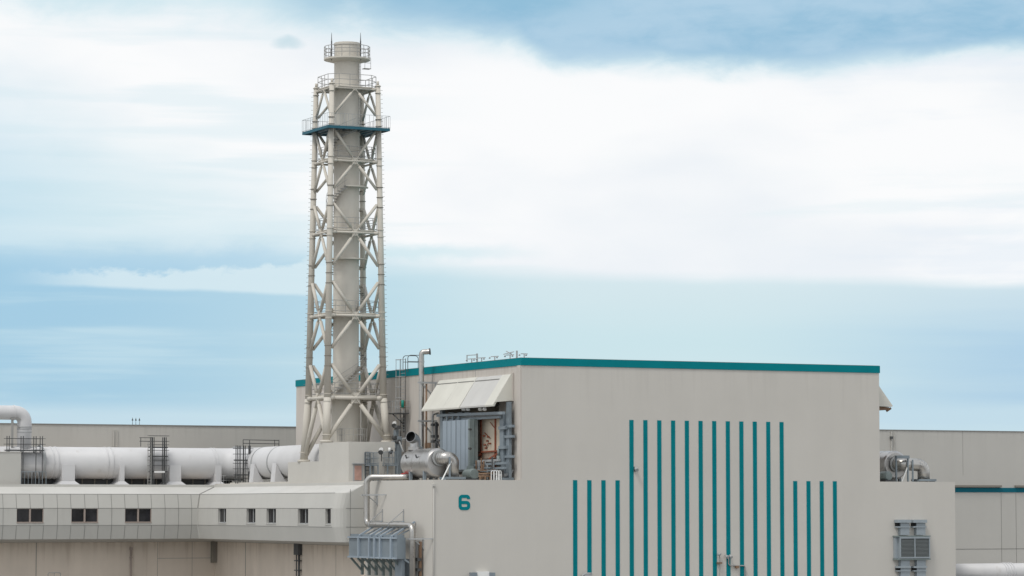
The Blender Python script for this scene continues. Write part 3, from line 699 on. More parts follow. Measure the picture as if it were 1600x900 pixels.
def ex1(t_, ref, yb):
    q = MB(); z = z_at(ref, 737); x0, x1 = on_y(33, 737, yb - .3).x, on_y(72, 737, yb - .3).x
    q.box(x0, x1, yb - .33, yb - .28, z - .03, z + .03); q.box(x1 - .03, x1 + .03, yb - .33, yb - .28, 11.1, z)
    for k in range(7): x = x0 + (x1 - x0) * k / 7; q.box(x - .02, x + .02, yb - .32, yb - .29, 11.1, z)
    q.build('gate', M['bluegrey'], t_)
scaffold('dark railed platform around the duct bend at the far left', (14, 36, 56, 66), 54.15, (702.5,), 681, depth=.8, extra=ex1)
scaffold('narrow dark ladder platform standing against the middle of the white duct', (237, 240.5, 256, 259.5), 53.95, (712, 698, 736), 683, lad=(231, 236, 690), depth=.45, plate=(240.5, 736, 257, 738.6),
         extra=lambda t_, ref, yb: MB().box(on_y(219, 700, yb).x, on_y(240, 700, yb).x, yb + .2, yb + .25, z_at(ref, 684.5), z_at(ref, 683.5)).box(on_y(219, 700, yb).x, on_y(240, 700, yb).x, yb + .2, yb + .25, z_at(ref, 690), z_at(ref, 689)).box(on_y(221, 700, yb).x - .03, on_y(221, 700, yb).x + .03, yb + .2, yb + .25, z_at(ref, 698), z_at(ref, 684)).build('rail', M['dark'], t_))
def ex3(t_, ref, yb):
    q = MB(); x0, x1 = on_y(381, 690, yb).x, on_y(437, 690, yb).x
    for py in (687, 692.5): q.beam((x0, yb + .2, z_at(ref, py)), (x1, yb + .2, z_at(ref, py + .5)), .06, .07)
    for f in (0, .18, .88, 1): x = x0 + (x1 - x0) * f; q.box(x - .03, x + .03, yb + .17, yb + .23, 14.2 if f > .5 else 11.3, z_at(ref, 686.5))
    q.build('rail', M['dark'], t_)
    yb = 53.8; q = MB(); x0, x1 = on_y(345, 745, yb - .2).x, on_y(384, 745, yb - .2).x; rails(q, subdiv([Vector((x0, yb - .2, 11.2)), Vector((x1, yb - .2, 11.2))], .3)[:-1], .95, .02, (1, .5)); q.build('railing', M['grey'], t_)
scaffold('dark ladder platform with a long top rail where the white duct turns', (371, 376, 383, 391), 49.7, (718, 741), 696, depth=.45, extra=ex3)

# ------------------------------------------------------------------ canopy over the bay
cn = thing('canopy', 'sloped cream and grey canopy over the machinery bay on the hall side', 'canopy', (0, 10, 17))
y1_, y2_ = 1.67, 16.9
zt_, zb_ = 20.55, 17.84
def cpanel(name, y0, y1, out, zt, zb, mt, ridge=True, lab=None):
    q = MB(); poly = [(-.02, zt), (-.22, zt), (-out, zb), (-out + .02, zb - .14), (-out + .16, zb - .14), (-.3, zt - .3), (-.02, zt - .3)]
    q.prism(poly, lambda p: (p[0], y0, p[1]), lambda p: (p[0], y1, p[1])); o = q.build(name, mt, cn)
    if ridge:
        f = .13; xa, za = -.22 - (out - .22) * f, zt - (zt - zb) * f; q = MB(); q.beam((xa - .02, y0 + .1, za), (xa - .02, y1 - .1, za), .07, .06); q.build('seam_strip', M['joint'], o)
    if lab: o['label'] = lab
    return o
ya = on_x(718, 637, -1.95).y; yb_ = on_x(757, 634, -1.95).y; ym_ = on_x(692, 638, -1.95).y
cpanel('cover_panel', ym_ + .015, y2_, 2.02, zt_, zb_, M['cream'])
cpanel('cover_panel', ya + .015, ym_ - .015, 2.02, zt_, zb_, M['cream'])
cpanel('cover_panel', yb_ + .01, ya - .01, 1.93, zt_ - .02, zb_ + .02, M['cgrey'], lab='pale grey cover panel')
cpanel('cover_panel', y1_ + .06, yb_ - .01, 1.95, zt_, zb_ + .02, M['cream'], ridge=False)
for y, s_ in ((y1_, 1), (y2_, -1)):
    q = MB(); q.prism([(-.02, zt_), (-.22, zt_), (-1.93, zb_), (-1.75, zb_ + .25), (-.02, zb_ + .4)], lambda p: (p[0], y, p[1]), lambda p: (p[0], y + .05 * s_, p[1])); q.build('end_panel', M['cream'], cn)
q = MB(); q.box(-.14, -.02, y1_ - .16, y1_ - .01, zb_ + .35, zt_ + .1); q.build('edge_trim', M['wall_left'], cn)
q = MB()
for y in (4.5, 7.5, 10.5, 13.5, 16): q.beam((-.05, y, zb_ + .1), (-1.8, y, zb_ - .02), .12, .16)
q.box(-1.8, -1.68, y1_ + .3, y2_ - .3, zb_ - .14, zb_ - .02); q.build('frame', M['dark'], cn)
for px in (724, 731, 750, 757):
    p = on_x(px, 638.5, -1.5); t_ = thing('bay_lamp', {724: 'leftmost small white lamp under the canopy edge', 731: 'second small white lamp from the left under the canopy', 750: 'third small white lamp from the left under the canopy', 757: 'rightmost small white lamp under the canopy edge'}[px], 'lamp', p, 'lamps under the canopy')
    q = MB(); q.cyl(p + Vector((.1, .1, .35)), p + Vector((-.05, -.12, -.1)), .09, .19, n=12); q.build('reflector', M['white'], t_)
    q = MB(); q.cyl(p + Vector((.12, .12, .3)), p + Vector((.14, .14, .75)), .05, n=6); q.build('stem', M['dark'], t_)

# ------------------------------------------------------------------ machinery bay
bay = thing('steel_gantry', 'blue grey steel gantry of beams and clamped columns around the side bay', 'steel frame', (-1, 9, ZR))
def XB(px, py, X): return on_x(px, py, X)
def vcol(name, px0, px1, py0, py1, X, dep, mt, parent=bay):
    a_, b_ = XB(px0, py0, X), XB(px1, py1, X); z0 = min(a_.z, b_.z)
    q = MB(); q.box(X, X + dep, min(a_.y, b_.y), max(a_.y, b_.y), max(z0, ZR), max(a_.z, b_.z)); return q.build(name, mt, parent)
def hbeam(name, px0, py0, px1, py1, X, h, dep, mt, parent=bay):
    a_, b_ = XB(px0, py0, X), XB(px1, py1, X); q = MB(); q.beam(a_, b_, dep, h); return q.build(name, mt, parent)
c_ = vcol('column', 790.6, 795.4, 628, 749, -.62, .25, M['bluegrey'])
for py in (666, 682, 713.5): vcol('clamp', 787.5, 799.5, py - 1.7, py + 1.7, -.72, .3, M['bluegrey'])
for py in (668.5, 699): vcol('clamp', 778.5, 788.5, py - 2.2, py + 2.2, -.95, .4, M['bluegrey'])
vcol('column', 780.5, 786.5, 647, 749, -.8, .35, M['bluegrey'])
vcol('column', 687.5, 691, 640, 749, -1.2, .3, M['bluegrey'])
hbeam('beam', 684, 649.3, 787, 645.2, -1.25, .24, .3, M['bluegrey']); hbeam('beam', 690, 657, 782, 651.5, -1.0, .22, .2, M['bluegrey'])
hbeam('beam', 690, 653.4, 782, 648.4, -.9, .1, .2, M['grey']); hbeam('beam', 738, 655.4, 783, 653.2, -.7, .12, .2, M['brown'])
hbeam('beam', 719, 728.2, 789, 723.5, -1.3, .2, .25, M['bluegrey']); hbeam('beam', 719, 735.6, 789, 731, -1.3, .18, .25, M['bluegrey']); hbeam('beam', 730, 722, 780, 719, -1.0, .2, .25, M['grey'])
for px in (697, 706, 715): vcol('tie', px, px + 1.6, 647, 658, -1.3, .1, M['bluegrey'])
for px in (728, 746, 755, 769): vcol('tie', px, px + 2.2, 719, 737, -1.45, .12, M['grey'])
for px in (733, 741, 763, 776, 784): vcol('tie', px, px + 1.8, 735, 750, -1.2, .12, M['dark'])
rnd = random.Random(3)
for k in range(9):
    pa, pb_ = 720 + rnd.random() * 40, 0; pb_ = pa + 10 + rnd.random() * 18; py = 729 + rnd.random() * 17
    hbeam('pipe', pa, py, min(pb_, 786), py - .05 * (pb_ - pa), -1.4 - rnd.random() * .4, .07 + rnd.random() * .06, .08, M[rnd.choice(('grey', 'brown', 'dark', 'bluegrey'))])
for k in range(6):
    pa = 697 + k * 14 + rnd.random() * 6; hbeam('pipe', pa, 644 + rnd.random() * 2, pa + 9, 643.5 + rnd.random() * 3, -.8, .1, .1, M[rnd.choice(('grey', 'brown', 'bluegrey'))])
for k in range(7):
    pa = 738 + rnd.random() * 44; vcol('tie', pa, pa + 1.1, 712 + rnd.random() * 14, 748, -1.4 - rnd.random() * .3, .08, M[rnd.choice(('grey', 'brown', 'dark'))])
dr = thing('panel_door', 'pale blue grey ribbed steel door leaf standing left of the side bay', 'door', (-1.8, 13, ZR))
a_, b_ = XB(691.5, 658, -1.75), XB(732.5, 725, -1.75)
q = MB(); q.box(-1.75, -.9, b_.y, a_.y, 12.3, a_.z)
ny = [a_.y - (a_.y - b_.y) * f for f in (.0, .17, .33, .52, .70, .87)]
for i, y in enumerate(ny[1:]): q.box(-1.775, -1.752, y - .03, y + .03, 12.35, a_.z - .02, 1 if i == 2 else 2)
q.build('leaf', [M['blue_door'], M['dark'], M['bluegrey']], dr)
q = MB(); q.box(-1.82, -1.0, b_.y - .3, b_.y - .003, 12.3, a_.z + .05); q.box(-1.45, -1.38, b_.y - .36, b_.y - .301, 12.3, a_.z); q.build('edge_post', M['motor'], dr)
for py in (671, 701): p = XB(734, py, -1.9); q = MB(); q.cyl(p + Vector((0, -.25, 0)), p + Vector((-.25, -.35, 0)), .1, n=8); q.build('hinge', M['dark'], dr)
pn = thing('bay_casing', 'cream machine casing with red oxide ribs inside the side bay', 'casing', (.4, 6, 12))
a_, b_ = XB(746, 662, -.3), XB(790, 712, -.3)
q = MB(); q.box(-.3, -.05, b_.y + .2, a_.y + .2, hz0 + .05, 17.05); q.build('panel', M['caset'], pn)
for px, wd in ((751.5, 2.0), (774, 2.4), (783, 1.6)):
    y = XB(px, 690, -.35).y; q = MB(); q.box(-.4, -.303, y - wd * .045, y + wd * .045, hz0 + .1, 17.0); q.build('rib', M['rust'], pn)
for (xa, ya_), (xb, yb2) in (((757, 676), (766, 685)), ((766, 660), (773, 669)), ((759, 700), (763, 692))):
    q = MB(); q.beam(XB(xa, ya_, -.4), XB(xb, yb2, -.4), .05, .06); q.build('strut', M['rust'], pn)
for px, py in ((758, 681), (764, 682.5), (763, 689), (759, 695), (767, 693), (761, 700)): p = XB(px, py, -.32); q = MB(); q.cyl(p, p + Vector((-.2, 0, 0)), .08, n=8); q.build('valve', M['rust'], pn)
q = MB(); q.beam(XB(743, 707, -.45), XB(779, 704.5, -.45), .25, .12); q.build('sill', M['rust'], pn)
q = MB(); a_, b_ = XB(742, 717, -.95), XB(776, 714.5, -.95)
q.poly([a_, b_, Vector((-.42, b_.y, 13.25)), Vector((-.42, a_.y, 13.25))]); q.poly([a_ - Vector((0, 0, .08)), b_ - Vector((0, 0, .08)), Vector((-.42, b_.y, 13.17)), Vector((-.42, a_.y, 13.17))]); q.build('tray', M['pink'], pn)
q = MB(); q.beam(XB(736, 719, -1.05), XB(752, 709, -.5), .14, .14); q.beam(XB(764, 717, -1.0), XB(778, 708, -.5), .12, .12); q.build('pipe', M['rust'], pn)
yw_ = XB(779, 712, -.9)
q = MB(); q.cyl(yw_, yw_ + Vector((0, 0, .6)), .12, n=8); q.cyl(yw_ + Vector((0, 0, -.9)), yw_, .18, n=8); q.build('valve', M['motor'], pn)
pm = thing('pump_motor', 'small green grey motor on the roof below the side bay', 'motor', XB(736, 748, -2.2))
p = XB(736, 741, -2.2)
q = MB(); q.prof(p + Vector((0, 1.0, 0)), (0, -1, 0), [(0, .01), (0, .42), (.25, .5), (1.5, .5), (1.75, .42), (1.75, .01)], n=20); q.build('casing', M['motor'], pm)
q = MB(); q.box(p.x - .5, p.x + .5, p.y - .8, p.y + 1.1, ZR, p.z - .38); q.build('base', M['dark'], pm)
q = MB(); q.box(p.x - .25, p.x + .2, p.y - .2, p.y + .4, p.z + .4, p.z + .72); q.build('terminal_box', M['motor'], pm)
lh = None
hp = []
for i, px in enumerate((767.5, 771.5, 775.5, 778.5)):
    lb = ('leftmost white pipe hoop by the roof edge below the bay', 'second white pipe hoop from the left below the bay', 'third white pipe hoop from the left below the bay', 'rightmost white pipe hoop by the roof edge below the bay')[i]
    p = on_y(px, 749, 1.0)
    if i == 0:
        t_ = thing('pipe_hoop', lb, 'pipe hoop', (p.x, 1.0, ZR), 'white hoops below the bay')
        q = MB(); q.tube([(p.x, 1, ZR), (p.x, 1, ZR + .8), (p.x + .28, 1, ZR + .8), (p.x + .28, 1, ZR)], .035, .12, n=6); q.build('bar', M['white'], t_); h0 = t_
    else:
        t_ = copy_tree(h0); t_.location.x = p.x; t_['label'] = lb
cb = thing('fittings_pile', 'pile of brown and grey fittings on the roof right of the white hoops', 'fittings', on_y(795, 748, 1.2))
p = on_y(795, 748, 1.2)
q = MB(); q.box(p.x - .9, p.x + .5, 1.2, 2.0, ZR + .003, ZR + .22); q.build('tray', M['bluegrey'], cb)
q = MB(); q.cyl((p.x - .7, 1.6, ZR + .35), (p.x + .1, 1.6, ZR + .45), .18, n=8); q.beam((p.x + .2, 1.5, ZR + .22), (p.x + .5, 1.4, ZR + .9), .1, .1); q.build('fitting', M['grey'], cb)
br = thing('pipe_run', 'rusty brown pipes low on the roof edge beside the green grey motor', 'pipe', on_y(755, 748, 1.4))
q = MB(); p = on_y(748, 744, 1.4); e_ = on_y(768, 744, 1.4)
for dz in (0, .2): q.cyl(p + Vector((0, 0, dz)), e_ + Vector((0, .2, dz)), .07, n=8)
for f in (.1, .5, .9): c_ = p.lerp(e_, f); q.box(c_.x - .05, c_.x + .05, c_.y - .05, c_.y + .05, ZR, c_.z)
q.build('pipe', M['brown'], br)

# ------------------------------------------------------------------ steel silencers
def silencer(label, C, R_, L_, dx=.85, zo=.42, horn=True):
    t_ = thing('silencer_drum', label, 'silencer', (C.x, C.y + L_ / 2, ZR), 'steel silencers on the roof')
    q = MB(); q.prof(C + Vector((0, L_, 0)), (0, -1, 0), [(0, .01), (0, R_ * .55), (.28, R_ * .86), (.75, R_), (L_ - .25, R_), (L_ - .08, R_ * .93), (L_, R_ * .85), (L_, .01)], n=44); q.build('drum', M['steel'], t_)
    for f in (.25, .52, .82):
        q = MB(); q.prof(C + Vector((0, L_ * f, 0)), (0, -1, 0), [(0, R_), (0, R_ + .012), (.06, R_ + .012), (.06, R_)], n=44); q.build('seam_band', M['pipe'], t_)
    for f in (.35, .7):
        q = MB(); c_ = C + Vector((-R_ * .93, L_ * f, R_ * .35)); q.beam(c_, c_ + Vector((-.1, 0, .3)), .1, .1); q.build('lifting_lug', M['dark'], t_)
    for f in (.14, .62):
        for sx in (-.75, .75):
            q = MB(); q.box(C.x + sx * R_ - .12, C.x + sx * R_ + .12, C.y + L_ * f, C.y + L_ * f + .25, ZR, C.z - R_ * .5); q.build('leg', M['bluegrey'], t_)
    r_ = R_ * .43
    q = MB(); a_ = C + Vector((0, .05, zo)); b_ = C + Vector((0, -.9, zo)); k_ = C + Vector((dx, -.95, zo - .04 * dx)); pth = fillet([a_, b_, k_, Vector((k_.x, k_.y, ZR + .05))], .72, 6)
    q.sweep(pth, r_, 24, caps=True)
    ob = q.build('outlet_elbow', M['pipe'], t_)
    q = MB()
    for i in range(2, len(pth) - 1, 1):
        d = (pth[i + 1] - pth[i - 1]).normalized(); q.prof(pth[i] - d * .025, d, [(0, r_), (0, r_ + .02), (.05, r_ + .02), (.05, r_)], n=24)
    q.build('segment_seam', M['steel'], ob)
    q = MB(); q.prof(C + Vector((0, -.08, zo)), (0, -1, 0), [(0, r_), (0, r_ + .16), (.14, r_ + .16), (.14, r_)], n=24); q.build('flange', M['grey'], t_)
    q = MB()
    q.box(C.x + dx - 1.0, C.x + dx + .9, C.y - 1.75, C.y - 1.6, ZR + .1, ZR + .3); q.box(C.x + dx - 1.0, C.x + dx + .9, C.y - .5, C.y - .35, ZR + .1, ZR + .3)
    for x in (-.85, .8): q.box(C.x + dx + x - .07, C.x + dx + x + .07, C.y - 1.6, C.y - .5, ZR, ZR + .25)
    q.box(C.x + dx * .35 - .08, C.x + dx * .35 + .06, C.y - 1.6, C.y - 1.5, ZR, C.z + .5)
    q.build('base_frame', M['bluegrey'], t_)
    q = MB(); q.cyl(C + Vector((.45, -1.5, .1)), (C.x - .6, C.y - 1.9, ZR), .06, n=6); q.build('brace', M['white'], t_)
    if horn:
        h = C + Vector((-.1, L_ * .80, R_)); q = MB()
        up = h + Vector((0, 0, .85)); d = Vector((-.80, -.55, .30)).normalized(); e_ = up + d * .8
        q.sweep(fillet([h - Vector((0, 0, .3)), up, e_], .4, 3), .5, 24, caps=False); q.ring(e_, d, .47, .5, 24)
        q.sweep([e_ - d * .55, e_], .47, 24, m=1, caps=False); q.poly([e_ - d * .5 + Vector(v) for v in [(d.cross(Vector((0, 0, 1))).normalized() * .46 * math.cos(2 * math.pi * j / 20) + d.cross(d.cross(Vector((0, 0, 1))).normalized()) * .46 * math.sin(2 * math.pi * j / 20)) for j in range(20)]], 1)
        q.build('vent_horn', [M['steel'], M['black']], t_)
        q = MB(); q.prof(h, (0, 0, 1), [(-.1, .5), (-.1, .66), (.2, .66), (.2, .5)], n=24); q.build('horn_collar', M['steel'], t_)
    return t_
C = on_y(686.5, 723.2, 5.4); silencer('large stainless silencer drum with an open horn left of the side bay', C, 1.29, 6.3)
C2 = on_y(1400, 727, 6.0); silencer('stainless silencer drum standing past the right edge of the hall', C2, 1.36, 6.3, dx=2.45, zo=.1, horn=False)
vm_ = thing('pump_motor', 'small grey motor under the right silencer drum', 'motor', on_y(1383, 751, 4.5))
p = on_y(1384, 744, 4.5); q = MB(); q.prof(p + Vector((0, .8, 0)), (0, -1, 0), [(0, .01), (0, .4), (.2, .46), (1.2, .46), (1.4, .36), (1.4, .01)], n=18); q.build('casing', M['motor'], vm_)
q = MB(); q.box(p.x - .5, p.x + .6, p.y - .8, p.y + .9, ZR, p.z - .35); q.build('base', M['dark'], vm_)
cf = thing('pipe_bracket', 'blue grey steel pipe bracket on the right silencer outlet', 'bracket', on_y(1412, 714, 4.0))
p = on_y(1412, 714, 4.2); q = MB(); q.box(p.x - .75, p.x + .65, 4.2, 4.6, p.z - .14, p.z + .14); q.build('arm', M['bluegrey'], cf)
q = MB(); q.box(p.x - .8, p.x - .66, 4.3, 4.45, ZR, p.z - .141); q.box(p.x + .5, p.x + .62, 4.3, 4.45, ZR, p.z - .141); q.build('leg', M['bluegrey'], cf)
# right canopy
c2 = thing('canopy', 'cream canopy end sticking out past the right edge of the hall', 'canopy', (X1, 10, 17))
q = MB(); zt2, zb2 = on_y(1376, 597, 1.7).z + .15, on_y(1394, 634, 1.7).z
xo = on_y(1395, 636, 1.7).x; q.prism([(X1 + .02, zt2 + .5), (X1 + .25, zt2 + .5), (xo, zb2), (xo - .1, zb2 - .1), (X1 + .02, zb2 - .03)], lambda p: (p[0], 1.7, p[1]), lambda p: (p[0], 19, p[1])); q.build('cover_panel', M['cream'], c2)
q = MB(); q.box(X1 + .1, xo - .2, 2.0, 18.5, zb2 - .38, zb2 - .13); q.beam((xo - .4, 2.2, zb2 - .5), (xo, 2.0, zb2 - .2), .15, .2); q.build('frame', M['brown'], c2)
p = Vector((X1 + 1.0, 2.6, zb2 - .5)); t_ = thing('bay_lamp', 'small white lamp under the right canopy', 'lamp', p); q = MB(); q.cyl(p + Vector((0, 0, .2)), p - Vector((.1, .1, .15)), .12, .22, n=10); q.build('reflector', M['white'], t_)

# ------------------------------------------------------------------ vent pipe and caged ladder on the hall side
vp = thing('vent_pipe', 'tall stainless gooseneck vent pipe rising past the teal roof edge', 'vent pipe', on_x(658.5, 700, -1.4))
p = on_x(658.5, 640, -1.4); ztop = z_at(p, 550); rV = .245
e_ = Vector((p.x + .72, p.y - .35, ztop + .05))
q = MB(); q.sweep(fillet([(p.x, p.y, ZR), (p.x, p.y, ztop), (p.x + .45, p.y - .2, ztop + .02), e_], .40, 5), rV, 20, caps=False); q.build('pipe', M['pipe'], vp)
dd = (e_ - Vector((p.x + .45, p.y - .2, ztop + .02))).normalized()
q = MB(); q.prof(e_ - dd * .1, dd, [(0, rV), (0, rV + .06), (.12, rV + .06), (.12, rV - .04), (-.2, rV - .04), (-.2, .005)], n=20, m=0); q.build('mouth', M['dark'], vp)
q = MB(); q.prof((p.x, p.y, z_at(p, 566)), (0, 0, 1), [(0, rV), (0, rV + .03), (.12, rV + .03), (.12, rV)], n=20); q.build('joint_band', M['steel'], vp)
q = MB(); q.cyl((p.x + .36, p.y - .3, ZR), (p.x + .36, p.y - .3, z_at(p, 600)), .09, n=8); q.build('drain_line', M['brown'], vp)
for py in (598, 658):
    z = z_at(p, py); q = MB(); q.beam((p.x - .55, p.y - .45, z), (-.01, p.y - .3, z), .14, .16); q.beam((p.x - .1, p.y - .3, z - .1), (-.05, p.y - .2, z - 1.5), .1, .12); q.box(-.12, -.005, p.y - .45, p.y - .1, z - 1.8, z + .1); q.build('bracket', M['grey'], vp)
p2 = on_x(676, 680, -.8); pp = thing('riser_pipe', 'thin grey riser pipe with valves left of the panel door', 'pipe', (p2.x, p2.y, ZR))
q = MB(); q.tube([(-.8, p2.y, ZR), (-.8, p2.y, z_at(p2, 648)), (-.1, p2.y + .3, z_at(p2, 645))], .09, .3, n=8); q.build('pipe', M['grey'], pp)
for py, sx in ((664, .3), (690, .35), (682, .2)): q = MB(); z = z_at(p2, py); q.box(-1.1, -.5, p2.y - .7, p2.y - .2, z - .12, z + .12); q.build('valve', M['dark'], pp)
q = MB(); y = on_x(681, 690, -.8).y; q.box(-.9, -.7, y - .25, y + .1, ZR, z_at(p2, 660)); q.box(-.9, -.2, y - 1.0, y + .1, z_at(p2, 690), z_at(p2, 687)); q.beam((-.8, y, z_at(p2, 688)), (-.8, y - .9, z_at(p2, 698)), .1, .12); q.build('stand', M['dark'], pp)
bd = thing('side_door', 'tan weathered door in the hall side behind the vent pipe', 'door', on_x(668, 700, -.03))
a_, b_ = on_x(664, 668, -.05), on_x(673, 700, -.05); q = MB(); q.box(-.05, -.004, b_.y, a_.y, ZR, a_.z); q.build('leaf', M['rear'], bd)
q = MB(); q.box(-.08, -.052, b_.y, a_.y, z_at(a_, 700), z_at(a_, 692)); q.build('kick_plate', M['brown'], bd)
cl_ = thing('caged_ladder', 'grey caged ladder with walk-through hoops on the hall side wall', 'ladder', on_x(630, 700, -.5))
pA, pB = on_x(626, 640, -.45), on_x(633.5, 640, -.45); zt3 = z_at(pA, 580)
q = MB()
for p in (pA, pB): q.cyl((-.45, p.y, ZR), (-.45, p.y, zt3 + 1.15), .035, n=5)
q.build('stile', M['dark'], cl_)
q = MB(); z = ZR + .3
while z < zt3 + .2: q.cyl((-.45, pA.y, z), (-.45, pB.y, z), .022, n=4); z += .3
q.build('rung', M['grey'], cl_)
yc = (pA.y + pB.y) / 2; q = MB()
zs = []; z = 14.2
while z < zt3 - .2: zs.append(z); z += 1.0
for z in zs + [zt3 + 1.05, zt3 + .1]: q.sweep([(-.45 - .75 * math.sin(math.pi * k / 8), yc + .55 * math.cos(math.pi * k / 8), z) for k in range(9)], .02, 4)
for k in (2, 4, 6): q.cyl((-.45 - .75 * math.sin(math.pi * k / 8), yc + .55 * math.cos(math.pi * k / 8), 14.2), (-.45 - .75 * math.sin(math.pi * k / 8), yc + .55 * math.cos(math.pi * k / 8), zt3 + 1.05), .015, n=4)
q.build('cage', M['grey'], cl_)
q = MB(); zt4 = 21.93
for yy in (pA.y - .3, pB.y - .3): q = MB(); q.tube([(-.35, yy, zt4 - .3), (-.35, yy, zt4 + 1.25), (1.1, yy - .25, zt4 + 1.25), (1.1, yy - .25, zt4 - .1)], .035, .3, n=6); q.cyl((-.35, yy, zt4 + .65), (1.1, yy - .25, zt4 + .65), .03, n=5); q.build('handrail', M['dark'], cl_)
q = MB(); zp = z_at(pA, 645.5); q.box(-1.4, -.2, yc - .9, yc + 1.4, zp - .1, zp); q.beam((-1.3, yc + .5, zp - .1), (-.1, yc + .5, zp - 1.1), .08, .08); q.beam((-.15, yc + .5, zp - 1.8), (-.15, yc + .5, zp), .1, .1); q.build('landing', M['dark'], cl_)
q = MB(); rails(q, subdiv([Vector((-1.4, yc + 1.4, zp)), Vector((-1.4, yc - .9, zp)), Vector((-.2, yc - .9, zp))], .6)[:-1], 1.1, .025, (1, .5)); q.build('railing', M['grey'], cl_)
q = MB(); p = on_x(629.5, 634, -.6); q.box(-.75, -.5, p.y - .35, p.y + .35, p.z - .25, p.z + .5); q.build('rust_box', M['brown'], cl_)
p = on_x(629, 637, -.9); q = MB(); q.cyl(p, p + Vector((0, 0, .7)), .14, n=8); q.build('beacon', M['green'], cl_)
gb = thing('valve_stand', 'blue grey valve stand at the foot of the caged ladder', 'valve', on_x(620, 745, -1.5))
for (px, py0, py1, wd) in ((618, 672, 748, 3.5), (623, 682, 748, 2.5), (613, 700, 748, 2)):
    p = on_x(px, py1, -1.6); q = MB(); q.box(-1.7, -1.4, p.y - wd * .08, p.y + wd * .08, ZR, z_at(p, py0)); q.build('post', M['bluegrey'], gb)
for px, py in ((617, 684), (622, 690), (621, 668), (616, 703)): p = on_x(px, py, -1.7); q = MB(); q.cyl(p - Vector((0, .3, 0)), p + Vector((0, .35, 0)), .2, n=8); q.build('valve', M['dark'], gb)
q = MB(); q.beam(on_x(624, 690, -1.8), on_x(630, 706, -1.8), .1, .1); q.beam(on_x(612, 690, -1.8), on_x(640, 683, -1.0), .1, .1); q.build('brace', M['grey'], gb)

# ------------------------------------------------------------------ lamps along the hall roof edge
RL = [(737, 9.0, 1, 'leftmost lamp bracket on the hall roof edge, a small frame with a tall post'), (752.5, 5, 0, 'second lamp bracket from the left on the hall roof edge'),
      (773, 5.5, 0, 'third lamp bracket from the left on the hall roof edge'), (797, 8, 2, 'tangled double lamp bracket with a post near the hall roof corner'), (819.5, 5, 3, 'rightmost lamp bracket, right at the hall roof corner')]
for px, h, kd, lb in RL:
    P = on_x(px, 565, 0.05) if px < 810 else Vector((.35, .2, 21.93))
    t_ = thing('lamp_bracket', lb, 'lamp bracket', (P.x, P.y, 21.93), 'lamp brackets on the hall roof edge')
    z0 = 21.93; q = MB(); yd = Vector((-.25, 1, 0)) if kd != 3 else Vector((1, .0, 0)); c_ = Vector((P.x, P.y, z0))
    wv = .5 if kd != 3 else .32
    q.beam(c_ - yd * wv + Vector((0, 0, .42)), c_ + yd * wv + Vector((0, 0, .42)), .07, .09); q.cyl(c_, c_ + Vector((0, 0, .42)), .05, n=6); q.build('arm', M['grey'], t_)
    for s_ in (-1, 1):
        e_ = c_ + yd * wv * s_ + Vector((-.12, 0, .28)); q = MB(); q.cyl(e_ + Vector((0, 0, .1)), e_ - Vector((.04, .04, .06)), .05, .09, n=10); q.build('lamp_head', M['grey'], t_)
    if kd in (1, 2):
        q = MB(); e_ = c_ - yd * (.75 if kd == 1 else .9); q.box(e_.x - .06, e_.x + .06, e_.y - .06, e_.y + .06, z0, z0 + (1.0 if kd == 1 else .85))
        if kd == 1: q.beam(c_ - yd * .6 + Vector((0, 0, .85)), c_ + yd * .7 + Vector((0, 0, .85)), .07, .09); q.cyl(c_ + yd * .65 + Vector((0, 0, .1)), c_ + yd * .65 + Vector((0, 0, .85)), .05, n=6)
        else: q.beam(c_ - yd * .5 + Vector((0, 0, .75)), c_ + yd * .6 + Vector((-.2, 0, .5)), .07, .08); q.beam(c_ - yd * .2 + Vector((0, 0, .5)), c_ + yd * .5 + Vector((0, 0, .85)), .07, .08)
        q.build('post', M['grey'], t_)

# ------------------------------------------------------------------ descending pipe and cable box at the corner
XP = -9.42
sp = thing('steam_pipe', 'stainless pipe bending over the roof edge and down past the blue grey box', 'pipe', (XP, 10, 6))
pt = on_x(573, 780, XP); pe = on_x(644.5, 830, XP)
ztp, zmd = ZR + .32, on_x(600, 820, XP).z
path = [Vector((-5.2, C.y + 5.2, ztp)), Vector((-6.6, C.y + 4.5, ztp)), Vector((XP, pt.y, ztp)), Vector((XP, pt.y, zmd)), Vector((XP, pe.y, zmd - .02)), Vector((XP, pe.y, .3))]
pth = [Vector(v) for v in fillet(path, .6, 6)]
q = MB(); q.sweep(pth, .265, 20); q.build('pipe', M['pipe'], sp)
q = MB()
for px in (580, 611): q = MB(); y = on_x(px, 820, XP).y; q.prof((XP, y, zmd), (0, -1, 0), [(0, .265), (0, .31), (.12, .31), (.12, .265)], n=20); q.build('clamp', M['grey'], sp)
vv = on_x(632, 744, -6.3); q = MB(); q.cyl((-6.1, vv.y + .2, ztp), (-6.6, vv.y - .25, ztp + .05), .30, n=14); q.build('valve', M['red'], sp)
def bracket(y, z, arm=1.1):
    q = MB(); q.beam((XP - .45, y, z), (XL - .003, y, z), .12, .12); q.beam((XP + .1, y, z - .1), (XL - .04, y, z - .75), .08, .08); q.box(XL - .07, XL - .004, y - .1, y + .1, z - .9, z + .1)
    q.beam((XP - .4, y + .3, z - .01), (XP - .4, y - .5, z - .01), .1, .1); q.beam((XP - .4, y - .4, z), (XL - .003, y - 2.0, z + .02), .1, .1); q.build('bracket', M['grey'], sp)
bracket(pt.y - .1, z_at((XP, pt.y), 773.5)); bracket(pe.y - .1, z_at((XP, pe.y), 842))
